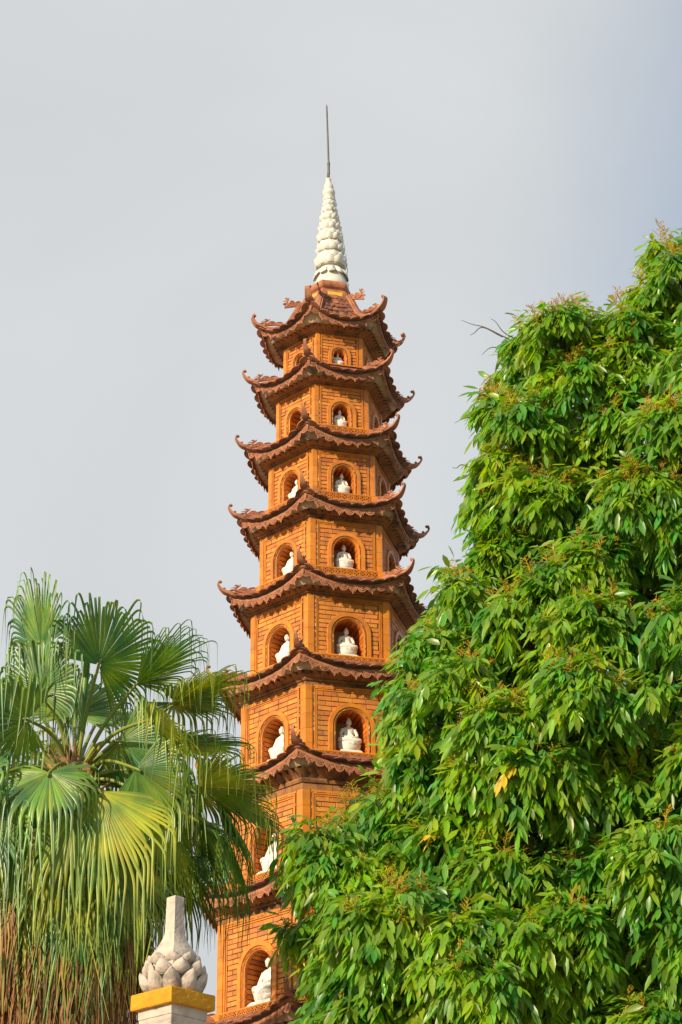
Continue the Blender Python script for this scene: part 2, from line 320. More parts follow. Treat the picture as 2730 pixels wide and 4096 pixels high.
def eave(k):
    zt, rt = TIP[k]; R = rt * .92; zc = zt - .105; lift = .125 if k > 1 else .15
    return R, zc, lift
def ridge_profile(k):
    R, zc, lift = eave(k)
    if k == 1: return [(.285, 11.97), (.333, 11.88), (.421, 11.715), (.509, 11.645), (.615, 11.615), (R, zc)]
    s, _, _, _ = NICHE[k - 1]; rb = BODY[k - 1][1] + .045; zb = s - (.074 if k > 2 else .025)
    return [(rb, max(zb, zc + .03)), (rb + (R - rb) * .42, zc + .005), (rb + (R - rb) * .80, zc - .03), (R, zc)]
def ridge_at(prof, t):
    n = len(prof) - 1; x = t * n; i = min(int(x), n - 1); f = x - i
    return prof[i][0] * (1 - f) + prof[i + 1][0] * f, prof[i][1] * (1 - f) + prof[i + 1][1] * f
def surf(k, j, s, t, dz=0, dr=0):
    prof = PROF[k]; r, z = ridge_at(prof, t); lift = eave(k)[2]; r += dr
    return fp(j, r * c30, s * r / 2, z - lift * t ** 1.5 * (1 - abs(s) ** 2.3) + dz)
PROF = {k: [tuple(p) for p in catmull([(*q, 0) for q in ridge_profile(k)], 4)[:, :2]] for k in TIP}
def eave_z(k, s, R=None): 
    _, zc, lift = eave(k); return zc - lift * (1 - abs(s) ** 2.3)

brick_q = []; rest_bricks = MB(); tile_q = []; rest_tiles = MB(); pend_q = []; rest_pend = MB()
walls = {}; roofs = {}
def add_xf(mb, V, F, mat):
    A = np.array(mat); mb.add(np.asarray(V) @ A[:3, :3].T + A[:3, 3], F)

def build_storey(k):
    zt, R = BODY[k]; a = R * c30; sc = R / .84; zs, zo, h, ho = NICHE[k]; zb = zs - (.074 if k > 1 else .02); d = .27 * sc + .03
    # mortar bed with arched holes
    mb = MB()
    for j in range(6):
        hs = a * T30
        if j in (0, 1, 2):
            ap = arch_path(h + .01, zs, zo + .01)
            mb.add([fp(j, a, -hs, zb), fp(j, a, -h - .01, zb), fp(j, a, -h - .01, zt), fp(j, a, -hs, zt)], [(0, 1, 2, 3)])
            mb.add([fp(j, a, h + .01, zb), fp(j, a, hs, zb), fp(j, a, hs, zt), fp(j, a, h + .01, zt)], [(0, 1, 2, 3)])
            mb.add([fp(j, a, -h - .01, zb), fp(j, a, h + .01, zb), fp(j, a, h + .01, zs), fp(j, a, -h - .01, zs)], [(0, 1, 2, 3)])
            q = [p for p in ap if p[1] >= zo - h - 1e-6]
            V = [fp(j, a, u, z) for u, z, _, _ in q] + [fp(j, a, u, zt) for u, z, _, _ in q]; n = len(q)
            mb.add(V, [(i, i + 1, n + i + 1, n + i) for i in range(n - 1)])
        else:
            mb.add([fp(j, a, -hs, zb), fp(j, a, hs, zb), fp(j, a, hs, zt), fp(j, a, -hs, zt)], [(0, 1, 2, 3)])
    w = mb.build('storey_wall', M['mortar'], pagoda); walls[k] = w
    hp = .055 * sc; fz = .040 * sc; hs = a * T30
    # pilasters: stacked glazed blocks wrapping each corner
    for j in range(6):
        mb = MB(); nb = max(3, round((zt - zb) / .15)); jl = (j - 1) % 6
        for b in range(nb):
            z0 = zb + (zt - zb) * b / nb + .0012; z1 = zb + (zt - zb) * (b + 1) / nb - .0012
            for (jj, right) in ((jl, True), (j, False)):
                if right: prism(mb, jj, a, hs - hp, 0, z0, z1, -.01, .014, False, True); prism(mb, jj, a, hs - hp - .012 * sc, hs - hp, z0, z1, -.01, .006)
                else: prism(mb, jj, a, 0, -hs + hp, z0, z1, -.01, .014, True, False); prism(mb, jj, a, -hs + hp, -hs + hp + .012 * sc, z0, z1, -.01, .006)
        mb.build('pilaster', M['glaze'], w)
    # nested panel mouldings + header
    x0 = hs - hp - .012 * sc; ztop = zt - .018 * sc
    for j in range(6):
        mb = MB()
        prism(mb, j, a, -x0, x0, ztop, zt, -.01, .012)
        path = [(-x0, zs - .0, 1, 0), (-x0, ztop, 1, -1), (x0, ztop, -1, -1), (x0, zs - .0, -1, 0)]
        pr = [(0, .004), (.007, .004), (.007, .018), (.017, .018), (.017, .006), (.022, .006), (.022, .014), (.033, .014), (.033, -.005)]
        sweep_face(mb, j, a, path, [(e * sc, w_) for e, w_ in pr])
        mb.build('panel_moulding', M['glaze'], w)
    # bricks
    bx = x0 - .034 * sc; bt = ztop - .034 * sc; ch = .036 + .0095 * (R - .455) / .3; ch = min(ch, .047)
    rows = max(3, round((bt - zs) / ch)); ch = (bt - zs) / rows; L = .128 * min(1, .75 + .25 * sc); gap = .006
    for j in (0, 1, 2) if k <= 6 else (0, 1):
        for r in range(rows):
            z0 = zs + r * ch; zc = z0 + ch / 2; x = -bx - (L / 2 if r % 2 else 0) + random.uniform(-.012, .012)
            top = r == rows - 1
            while x < bx - .004:
                ln = L if random.random() < .86 else L * .5
                u0 = max(x, -bx); u1 = min(x + ln, bx); x += ln
                if u1 - u0 < .016: continue
                rm = (h + ho) / 2 + .0; zsp = zo - h                       # the arch frame covers the cut
                def hw(z):
                    if z < zsp: return rm
                    q = rm * rm - (z - zsp) ** 2; return math.sqrt(q) if q > 0 else 0
                e = max(hw(z0), hw(z0 + ch)) if z0 < zsp + rm else 0
                e = hw(z0) if z0 > zsp - ch else rm
                segs = [(u0, u1)]
                if e > 0:
                    segs = []
                    if u0 < -e: segs.append((u0, min(u1, -e)))
                    if u1 > e: segs.append((max(u0, e), u1))
                for s0, s1 in segs:
                    if s1 - s0 < .012: continue
                    v = random.randrange(6); pw = .011 + random.uniform(-.002, .002)
                    m = face_matrix(j, a, (s0 + s1) / 2, zc, 0, (s1 - s0 - gap * .62, ch - gap * 1.05, pw), Matrix.Rotation(random.uniform(-.012, .012), 4, 'Z'))
                    brick_q.append((-(k * 10) + j + random.random() * .1, v, m, w))
    # niche: surround, brick lined vault, back wall, sill
    for j in (0, 1, 2):
        mb = MB(); fw = ho - h
        sweep_face(mb, j, a, arch_path(h, zs, zo, 18), [(0, -.02), (0, .010), (.10 * fw, .012), (.10 * fw, .020), (.30 * fw, .020), (.34 * fw, .013), (.40 * fw, .013), (.44 * fw, .028), (.95 * fw, .028), (fw, .022), (fw, -.002)])
        mb.build('niche_surround', M['glaze'], w)
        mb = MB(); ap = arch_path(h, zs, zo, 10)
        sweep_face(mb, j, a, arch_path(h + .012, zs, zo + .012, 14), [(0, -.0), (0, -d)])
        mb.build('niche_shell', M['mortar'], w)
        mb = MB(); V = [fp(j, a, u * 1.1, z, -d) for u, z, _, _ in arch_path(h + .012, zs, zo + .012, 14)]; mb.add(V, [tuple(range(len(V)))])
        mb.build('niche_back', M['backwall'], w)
        # lining bricks
        path = [(p[0], p[1]) for p in arch_path(h, zs, zo, 40)]; P = []; 
        for i in range(len(path) - 1):
            for t in np.linspace(0, 1, 6, endpoint=False): P.append((path[i][0] * (1 - t) + path[i + 1][0] * t, path[i][1] * (1 - t) + path[i + 1][1] * t))
        P.append(path[-1]); P = np.array(P); S = np.concatenate([[0], np.cumsum(np.linalg.norm(np.diff(P, axis=0), axis=1))])
        nc = int(S[-1] / .044); cs = S[-1] / nc; mb = MB()
        for c_ in range(nc):
            s0, s1 = c_ * cs + .004, (c_ + 1) * cs - .004
            A = np.array([np.interp(s0, S, P[:, 0]), np.interp(s0, S, P[:, 1])]); B = np.array([np.interp(s1, S, P[:, 0]), np.interp(s1, S, P[:, 1])])
            tn = unit(B - A); nn = np.array([-tn[1], tn[0]])  # pointing out of the vault
            cuts = [0, d * (.45 if c_ % 2 else .72), d] ; o = .010
            for q in range(2):
                w0, w1 = -cuts[q] - .002, -cuts[q + 1] + .002
                V = [fp(j, a, *(A), w0), fp(j, a, *(B), w0), fp(j, a, *(B), w1), fp(j, a, *(A), w1)]
                V += [fp(j, a, *(A + nn * o), w0), fp(j, a, *(B + nn * o), w0), fp(j, a, *(B + nn * o), w1), fp(j, a, *(A + nn * o), w1)]
                mb.add(V, BOXF)
        mb.build('niche_lining', M['lining'], w)
        mb = MB(); prism(mb, j, a, -h - .01, h + .01, zs - .012, zs, -d, .002); mb.build('niche_floor', M['cornice'], w)
    # sill slab all round, lattice band below it
    mb = MB(); ws = .045
    for j in range(6): prism(mb, j, a, 0, 0, zs - .013, zs, -.0, ws, True, True)
    if k > 1:
        for j in range(6): prism(mb, j, a, 0, 0, zb - .012, zb, -.0, ws + .01, True, True)
        for j in range(6):
            jl = (j - 1) % 6; e = .05 * sc
            prism(mb, j, a, 0, -hs + e, zb, zs - .0135, 0, ws + .002, True, False); prism(mb, jl, a, hs - e, 0, zb, zs - .0135, 0, ws + .002, False, True)
    mb.build('sill_ledge', M['glaze'], w)
    if k > 1:
        for j in ((0, 1, 2) if k < 7 else (0, 1)):
            mb = MB(); hl = zs - .013 - zb; nc = max(4, round((2 * hs - .04) / hl)); span = 2 * (hs - .05 * sc); cw = span / nc; b = .0036
            for c_ in range(nc):
                u0 = -span / 2 + c_ * cw; uc = u0 + cw / 2; zc = (zb + zs - .013) / 2
                def bar(p, q, th=b):
                    p = np.array(p); q = np.array(q); dd = unit(q - p); nn = np.array([-dd[1], dd[0]]) * th
                    V = []
                    for w_ in (ws - .012, ws - .002): V += [fp(j, a, *(p - nn), w_), fp(j, a, *(q - nn), w_), fp(j, a, *(q + nn), w_), fp(j, a, *(p + nn), w_)]
                    mb.add(V, BOXF)
                A, B, D_, E_ = (u0, zb), (u0 + cw, zs - .013), (u0, zs - .013), (u0 + cw, zb)
                bar(A, B); bar(D_, E_); bar((uc, zb), (u0 + cw, zc), b * .8); bar((u0 + cw, zc), (uc, zs - .013), b * .8); bar((uc, zs - .013), (u0, zc), b * .8); bar((u0, zc), (uc, zb), b * .8)
                bar((u0, zb), (u0, zs - .013), b * .8)
            mb.build('lattice_band', M['glaze'], w)
    # rope lights clipped along the mouldings
    mb = MB(); m2 = MB()
    for j in (0, 1, 2):
        e = .0035 * sc
        runs = [[(-x0 + e, zs), (-x0 + e, ztop - e)], [(-x0 + e, ztop - e), (x0 - e, ztop - e)], [(x0 - e, ztop - e), (x0 - e, zs)]]
        fw = ho - h; runs.append([(u + .2 * fw * nu, z + .2 * fw * nz_) for u, z, nu, nz_ in arch_path(h, zs, zo, 16)])
        for ri, run in enumerate(runs):
            P = np.array(run, float); ww = .0085 if ri < 3 else .024
            S = np.concatenate([[0], np.cumsum(np.linalg.norm(np.diff(P, axis=0), axis=1))])
            pos = lambda s: (np.interp(s, S, P[:, 0]), np.interp(s, S, P[:, 1]))
            pts = [fp(j, a, *pos(s), ww + random.uniform(-.001, .001)) + np.array([0, 0, random.uniform(-.0015, .0015)]) for s in np.linspace(0, S[-1], max(3, int(S[-1] / .03)))]
            tube(m2, pts, .0016, 4)
            s = random.uniform(0, .04)
            while s + .034 < S[-1]:
                ln = random.choice((.022, .03, .034))
                if random.random() < .62: tube(mb, [fp(j, a, *pos(s + q), ww + .002) for q in (0, ln / 2, ln)], .0034 * min(1, .6 + .4 * sc), 5)
                s += random.choice((.044, .05, .06))
    mb.build('rope_light', M['led'], w, kind='stuff'); m2.build('light_cable', M['wire'], w, kind='stuff')

def build_roof(k):
    R, zc, lift = eave(k); s_ = R / 1.0
    mb = MB(); ns, nt = 16, 8                                     # clay bed under the tiles
    for j in range(6):
        V = [surf(k, j, -1 + 2 * i / ns, t / nt) for t in range(nt + 1) for i in range(ns + 1)]
        mb.add(V, [(t * (ns + 1) + i + 1, t * (ns + 1) + i, (t + 1) * (ns + 1) + i, (t + 1) * (ns + 1) + i + 1) for t in range(nt) for i in range(ns)])
    roof = mb.build('roof', M['tile'], pagoda, smooth=True); roofs[k] = roof
    # fascia + soffit
    fh = .016 + .0035 * k; mb = MB()
    for j in range(6):
        V = []
        for i in range(ns + 1):
            s = -1 + 2 * i / ns; z = eave_z(k, s); rr = R - .045
            for (dr, dz) in ((0, -.004), (0, -fh * .45), (.006, -fh * .5), (.006, -fh), (-.012, -fh), (-.012, -.004)):
                r = rr + dr; V.append(fp(j, r * c30, s * r / 2, z + dz))
        mb.add(V, [(i * 6 + q, i * 6 + q + 1, (i + 1) * 6 + q + 1, (i + 1) * 6 + q) for i in range(ns) for q in range(5)])
    mb.build('fascia', M['red'], roof)
    if k in BODY:
        zw, Rb = BODY[k]; sc = Rb / .84
        zp = max(zc - lift - fh * .8, zw + .045) - .001; tot = zp - zw
        Rp = Rb + .66 * (R - .045 - Rb)
        z1 = zw + tot * .34; z2 = zw + tot * .56
        mb = MB(); n_ = 7
        for j in range(6):                                          # a course of dark blocks with open joints
            for b in range(n_):
                hs = (Rb * c30 + .008) * T30; u0, u1 = -hs + 2 * hs * b / n_, -hs + 2 * hs * (b + 1) / n_
                prism(mb, j, Rb * c30, u0 + .0015, u1 - .0015, zw + .001, z1 - .002, -.02, .010 + random.uniform(-.001, .001), b == 0, b == n_ - 1)
        mb.build('cornice_course', M['cornice'], roof)
        mb = MB(); hexloft(mb, [(Rb - .02, z1), (Rb + .028, z1), (Rb + .038, (z1 + z2) / 2), (Rb + .032, z2), (Rb - .02, z2)]); mb.build('cornice_moulding', M['cornice'], roof)
        mb = MB()
        hexloft(mb, [(Rb + .02, z2 + .0), (Rb + .035, z2 + (zp - z2) * .5), (Rp - .03, zp + .004)], caps=False)
        for j in range(6):
            a0 = (Rb + .030) * c30; a1 = Rp * c30; npt = max(5, round(2 * a1 * T30 / (.075 * (0.8 + .25 * sc))))
            for i in range(npt):
                uf = -1 + (2 * i + 1) / npt; wd = 2 * a1 * T30 / npt
                V = []
                for x, y, z in PTV:
                    aa = a0 + (a1 - a0) * y ** 1.3 + z * .018; half = aa * T30
                    V.append(fp(j, aa, uf * half + x * wd * .98 * (aa / a1) ** .5, z2 + (zp - z2) * y * .98 - .008 * z))
                mb.add(V, PT.f)
        mb.build('petal_band', M['cornice'], roof, smooth=True)
        mb = MB(); nr = 5
        for j in range(6):
            V = []
            for q in range(nr + 1):
                t = q / nr
                for i in range(ns + 1):
                    s = -1 + 2 * i / ns; r = (Rp - .02) * (1 - t) + (R - .055) * t
                    V.append(fp(j, r * c30, s * r / 2, zp * (1 - t) + (eave_z(k, s) - fh) * t - 0.012 * math.sin(math.pi * t) * s * s))
            mb.add(V, [(q * (ns + 1) + i, q * (ns + 1) + i + 1, (q + 1) * (ns + 1) + i + 1, (q + 1) * (ns + 1) + i) for q in range(nr) for i in range(ns)])
        mb.build('soffit', M['plaster'], roof, smooth=True)
    # tiles
    tw = .114 if k > 1 else .098
    vis = (5, 0, 1, 2)
    for j in range(6):
        n, t = FR[j]; N = max(6, round(R / tw)); w = R / N
        for i in range(N):
            s = -1 + (2 * i + 1) / N; p = surf(k, j, s, 1.0); e = surf(k, j, min(1, s + .03), 1) - surf(k, j, max(-1, s - .03), 1); ex = unit(e)
            q = unit(surf(k, j, s, 1.0) - surf(k, j, s, .93)); ey = unit(n + np.array([0, 0, .02]) - ex * (n @ ex)); ez = np.cross(ey, ex)
            p = p + ey * .034 + ez * .002 + np.array(rng.normal(0, .0015, 3))
            m = Matrix(((ex[0] * w * 1.10, ey[0] * .13, ez[0] * .045, p[0]), (ex[1] * w * 1.04, ey[1] * .13, ez[1] * .045, p[1]), (ex[2] * w * 1.04, ey[2] * .13, ez[2] * .045, p[2]), (0, 0, 0, 1)))
            if j in (0, 1) or (j == 2 and k < 7) or (j == 5 and k in (1, 2, 3, 4, 5)): tile_q.append((0, m, roof))
            else: add_xf(rest_tiles, TGV, TG.f, m)
    # courses of scale tiles further up
    prof = PROF[k]; rtop = prof[0][0]; rows = 15 if k == 1 else 3
    for j in ((5, 0, 1, 2) if k == 1 else (0, 1, 2)):
        for rix in range(1, rows + 1):
            t = 1 - rix * (.062 if k == 1 else .16)
            if t < .02: continue
            r, _ = ridge_at(prof, t); N = max(4, round(r / .053))
            for i in range(N + (rix % 2)):
                s = -1 + (2 * i + 1 - (rix % 2)) / N
                if abs(s) > .97: continue
                p = surf(k, j, s, t); ex = FR[j][1]; q = unit(surf(k, j, s, min(1, t + .04)) - surf(k, j, s, max(0, t - .06))); ey = unit(q - ex * (q @ ex)); ez = np.cross(ey, ex)
                p = p + ez * .006 + ey * .03 + np.array(rng.normal(0, .002, 3)); w = r / N * 1.0; ey = unit(ey + ez * random.uniform(.0, .09))
                m = Matrix(((ex[0] * w, ey[0] * .065, ez[0] * .045, p[0]), (ex[1] * w, ey[1] * .065, ez[1] * .045, p[1]), (ex[2] * w, ey[2] * .065, ez[2] * .045, p[2]), (0, 0, 0, 1)))
                if k == 1 and j == 1: tile_q.append((1, m, roof))
                else: add_xf(rest_tiles, TGV, TG.f, m)
    # pendants of the carved valance
    for j in range(6):
        N = max(7, round(R / .098)); N += 1 - N % 2; w = R / N; rr = R - .042
        for i in range(N):
            s = -1 + (2 * i + 1) / N; p0 = fp(j, rr * c30, (s - 1 / N) * rr / 2, eave_z(k, s - 1 / N) - fh + .004); p1 = fp(j, rr * c30, (s + 1 / N) * rr / 2, eave_z(k, s + 1 / N) - fh + .004)
            ex = unit(p1 - p0); ez = FR[j][0]; ey = np.cross(ez, ex); L = np.linalg.norm(p1 - p0); p = (p0 + p1) / 2; hh = .104 if k > 2 else .092
            m = Matrix(((ex[0] * L, ey[0] * hh, ez[0] * .09, p[0]), (ex[1] * L, ey[1] * hh, ez[1] * .09, p[1]), (ex[2] * L, ey[2] * hh, ez[2] * .09, p[2]), (0, 0, 0, 1)))
            v = i % 2
            if j in (0, 1) or (j == 2 and k < 6) or (j == 5 and k in (2, 3, 4, 5)): pend_q.append((v, m, roof))
            else: add_xf(rest_pend, np.concatenate(PEN[v].v), PEN[v].f, m)
    # hip ridges ending in curled horns
    for j in range(6):
        e = cdir(j); tn = np.array([-e[1], e[0], 0])
        def P3(r, z, b=0): return e * r + tn * b + np.array([0, 0, z + H])
        mb = MB(); base = [(r, z) for r, z in prof[::2]][:-1]
        if k > 1: horn = [(R - .02, zc + .0), (R + .035, zc + .015), (R + .075, zc + .05), (R + .10, zc + .095), (R + .094, zc + .125), (R + .078, zc + .133)]
        else: horn = [(R - .02, zc + .0), (R + .025, zc + .02), (R + .055, zc + .055), (R + .072, zc + .10), (R + .062, zc + .13), (R + .045, zc + .138)]
        path = catmull([(*p, 0) for p in base + horn], 3)[:, :2]; T = unit(np.gradient(path, axis=0)); Nn = np.stack([-T[:, 1], T[:, 0]], 1)
        m_ = len(path); V = []
        S = np.linspace(0, 1, m_)
        r_lim = R - .0
        for i in range(m_):
            r = path[i, 0]; o = max(0.0, (r - r_lim)) / .10
            fr_ = 1 - .85 * min(1, o) ** 1.5
            bw = (.035 if k > 1 else .040) * (.28 + .72 * fr_); bh = .033 * (.28 + .72 * fr_)
            for (b, hh) in ((-bw, -.004), (-bw, bh * .62), (-bw * .6, bh * .68), (-bw * .6, bh), (bw * .6, bh), (bw * .6, bh * .68), (bw, bh * .62), (bw, -.004)):
                q = path[i] + Nn[i] * hh; V.append(P3(q[0], q[1], b))
        F = [(i * 8 + q, i * 8 + (q + 1) % 8, (i + 1) * 8 + (q + 1) % 8, (i + 1) * 8 + q) for i in range(m_ - 1) for q in range(8)] + [tuple(range(7, -1, -1)), tuple((m_ - 1) * 8 + q for q in range(8))]
        mb.add(V, F)
        er, ez = path[-1]
        for c_, rr, a0, tr in (((er - .003, ez - .010), .011, 1.4, .95), ((R + .036, zc + .060), .010, -.6, 1.2)):
            tube(mb, [P3(x, z) for x, z in curl(c_, rr, .005, a0, tr, 12)], np.linspace(.0075, .005, 13), 6)
            tube(mb, [P3(c_[0], c_[1], -.010), P3(c_[0], c_[1], .010)], .006, 6)
        tube(mb, [P3(R + .03, zc + .02), P3(R + .05, zc + .045), P3(R + .045, zc + .062)], [.010, .007, .005], 5)
        mb.build('hip_ridge', M['red'] if k > 1 else M['red'], roof)
        if j in (0, 1, 2, 3, 5):
            # carved flame and cloud ornament standing on the ridge
            L = .27 * (.62 + .38 * R); r0 = R - .020 - L; rz = lambda r: float(np.interp(r, [p[0] for p in prof], [p[1] for p in prof])) + .030
            ax = np.array([L, rz(r0 + L) - rz(r0)]); up = np.array([-ax[1], ax[0]]) * .46
            m = Matrix(((e[0] * ax[0], e[0] * up[0], tn[0] * L * .95, e[0] * r0), (e[1] * ax[0], e[1] * up[0], tn[1] * L * .95, e[1] * r0), (ax[1], up[1], 0, rz(r0) + H), (0, 0, 0, 1)))
            inst('ridge_ornament', ORNM, roof, m)
            if k == 1:
                m = Matrix(((e[0] * .19, e[0] * .03, tn[0] * .22, e[0] * .27), (e[1] * .19, e[1] * .03, tn[1] * .22, e[1] * .27), (-.09, .17, 0, 11.955 + H), (0, 0, 0, 1)))
                inst('ridge_ornament', ORNM, roof, m)
    # dark strip added to paint the shadow gap between tiles and fascia
    mb = MB()
    for j in range(6):
        tube(mb, [fp(j, (R - .03) * c30, s * (R - .03) / 2, eave_z(k, s) - .002) for s in np.linspace(-1, 1, 17)], .009, 4)
    mb.build('shadow_gap_strip', M['wire'], roof)

for k in range(1, 9): build_storey(k)
for k in range(1, 10): build_roof(k)
# plain lower storeys down to the ground
mb = MB(); hexloft(mb, [(1.11, 3.2), (1.11, 4.36)]); mb.build('storey_wall', M['brick'], pagoda)
mb = MB(); hexloft(mb, [(1.57, 3.2), (1.2, 3.38)]); mb.build('roof', M['tile'], pagoda)
mb = MB(); hexloft(mb, [(1.7, -H), (1.7, 0.1), (1.45, .2), (1.4, .22), (1.4, 1.5), (1.25, 1.6), (1.22, 3.15)]); mb.build('base_wall', M['brick'], pagoda)
# distribute the pieces
brick_q.sort(key=lambda q: q[0])
for i, (key, v, m, w) in enumerate(brick_q):
    if i < 300: inst('brick', BRM[v], w, m)
    else: add_xf(rest_bricks, np.concatenate(BR[v].v), BR[v].f, m)
rest_bricks.build('bricks', M['brick'], pagoda, kind='stuff')
tile_q.sort(key=lambda q: q[0])
for i, (p, m, rf) in enumerate(tile_q):
    if i < 300: inst('roof_tile', TGM, rf, m)
    else: add_xf(rest_tiles, TGV, TG.f, m)
rest_tiles.build('roof_tiles', M['tile'], pagoda, kind='stuff')
for i, (v, m, rf) in enumerate(pend_q):
    if i < 300: inst('valance_pendant', PENM[v], rf, m)
    else: add_xf(rest_pend, np.concatenate(PEN[v].v), PEN[v].f, m)
rest_pend.build('valance_pendants', M['red'], pagoda, kind='stuff')

# neck between the top roof and the spire
neck = MB(); hexloft(neck, [(.265, 11.93), (.265, 12.03), (.235, 12.035), (.235, 12.07), (.20, 12.075), (.19, 12.10)]); neck_o = neck.build('neck', M['red'], pagoda)
mb = MB()
for j in range(6): prism(mb, j, .265 * c30, -.082, .082, 11.975, 12.027, -.01, .006)
mb.build('yellow_panel', M['yellow'], neck_o)
mb = MB()
for j in range(6):
    for u in (-.105, .105): prism(mb, j, .265 * c30, u - .018, u + .018, 11.95, 12.03, -.01, .014)
mb.build('neck_post', M['red'], neck_o)
mb = MB(); hexloft(mb, [(.17, 12.06), (.20, 12.10), (.225, 12.115), (.238, 12.135), (.242, 12.16), (.232, 12.178), (.14, 12.19)]); mb.build('neck_cap', M['red'], pagoda)
# spire: a stack of lotus tiers
lean = lambda z: .024 - .019 * (z - 12.2 - H) / 1.2
ZT = [12.43, 12.60, 12.735, 12.88, 13.0, 13.105, 13.192, 13.26, 13.318]
RT = [.160, .146, .130, .113, .097, .080, .068, .062, .056]
prof = [(.17, 12.17), (.182, 12.20), (.172, 12.235), (.152, 12.29), (.122, 12.40), (.116, 12.43)]
for i in range(8):
    z0, z1 = ZT[i], ZT[i + 1]; r = RT[i]; r2_ = RT[i + 1]
    prof += [(r * .80, z0 + .002), (r * .90, z0 + (z1 - z0) * .3), (r * .88, z0 + (z1 - z0) * .65), (r2_ * .86, z1 - .004)]
prof += [(.046, 13.32), (.060, 13.335), (.068, 13.362), (.062, 13.39), (.045, 13.402), (.048, 13.41), (.052, 13.432), (.045, 13.462), (.032, 13.485), (.028, 13.505), (.030, 13.525), (.028, 13.54), (.0, 13.541)]
mb = MB(); lathe(mb, [(r, z + H) for r, z in prof], 28, (0, 0), lean)
spire = mb.build('spire', M['spire'], pagoda, smooth=True)
PTM = PT.mesh('petal', M['spire'], smooth=True)
def petal_ring(N, r, z, w, h, out=.35, off=0, parent=spire, me=PTM, thick=1.0, ctr=(0, 0)):
    for i in range(N):
        a = 2 * math.pi * (i + off) / N + .25; rd = Vector((math.cos(a), math.sin(a), 0)); tg = Vector((-math.sin(a), math.cos(a), 0))
        up = (Vector((0, 0, 1)) + rd * out).normalized(); nn = tg.cross(up); nn = nn if nn.dot(rd) > 0 else -nn
        h_ = abs(h); 
        if h < 0: up = Vector((up.x, up.y, -up.z)); nn = Vector((rd.x, rd.y, abs(out))).normalized()
        p = Vector((lean(z + H) if parent is spire else 0, 0, z + H)) + Vector((*ctr, 0)) + rd * r
        inst('petal', me, parent, Matrix(((tg.x * w, up.x * h_, nn.x * h_ * thick, p.x), (tg.y * w, up.y * h_, nn.y * h_ * thick, p.y), (tg.z * w, up.z * h_, nn.z * h_ * thick, p.z), (0, 0, 0, 1))))
V_ = []; F_ = []
for q in range(8):
    v = q / 7
    for k_ in range(9):
        u = -1 + k_ / 4; w_ = .044 * (math.sqrt(max(0, 1 - max(0, (v - .55) / .45) ** 2)) * (.62 + .5 * v) + .004)
        r_ = .116 + .068 * v ** 1.1 + .030 * math.sin(math.pi * min(1, v * .9 + .1)) * (1 - u * u); z_ = 12.412 - .118 * v + .014 * v ** 4
        V_.append((r_, u * w_, z_ + H))
F_ = [(q * 9 + k_, q * 9 + k_ + 1, (q + 1) * 9 + k_ + 1, (q + 1) * 9 + k_) for q in range(7) for k_ in range(8)]
mb = MB(); mb.add(V_, F_); SKM = mb.mesh('petal', M['spire'], smooth=True)
for i in range(11): inst('petal', SKM, spire, Matrix.Translation((.022, 0, 0)) @ Matrix.Rotation(2 * math.pi * (i + .3) / 11, 4, 'Z'))
for i in range(8):
    z0, z1 = ZT[i], ZT[i + 1]; dz = z1 - z0; r = RT[i]; N = 10
    w = 2 * math.pi * r / N * 1.12
    petal_ring(N, r * .80, z0 + dz * .0, w, dz * .60, .16, (i % 2) * .5, thick=.95)
    petal_ring(N, r * .86, z0 + dz * .36, w * .92, dz * .54, -.10, .5 + (i % 2) * .5, thick=.75)
mb = MB(); lx = lean(13.54 + H)
for z in (12.435, 12.602, 12.737):
    r = np.interp(z, ZT, RT) * .93; P = [(lean(z + H) + r * math.cos(q), r * math.sin(q), z + H + random.uniform(-.003, .003)) for q in np.linspace(0, 6.28, 40)]; tube(mb, P, .0022, 4)
P = [(lean(z + H) + np.interp(z, ZT, RT) * 1.06 + random.uniform(-.004, .01), .01 + random.uniform(-.02, .02), z + H) for z in np.linspace(12.2, 13.33, 60)]; tube(mb, P, .0025, 4)
mb.build('light_cable', M['wire'], spire, kind='stuff')
rod = MB(); x0, x1 = .005, -.012
tube(rod, [(x0, 0, 13.53 + H), (x0, 0, 13.62 + H)], .012, 8)
rod_o = rod.build('rod_socket', M['rust'], pagoda)
mb = MB(); tube(mb, [(x0, 0, 13.60 + H), (x0, 0, 13.73 + H)], [.014, .013], 8); tube(mb, [(x0, 0, 13.72 + H), (x0, 0, 13.745 + H)], [.016, .016], 8)
tube(mb, [(x0 - .014, -.005, 13.53 + H), (x0 - .012, -.005, 13.62 + H), (x0, 0, 13.70 + H)], .004, 5)
tube(mb, [(x0, 0, 13.73 + H), ((x0 + x1) / 2, 0, 14.1 + H), (x1, 0, 14.45 + H), (x1 - .001, 0, 14.495 + H)], [.0105, .0095, .009, .001], 8)
mb.build('lightning_rod', M['metal'], pagoda)

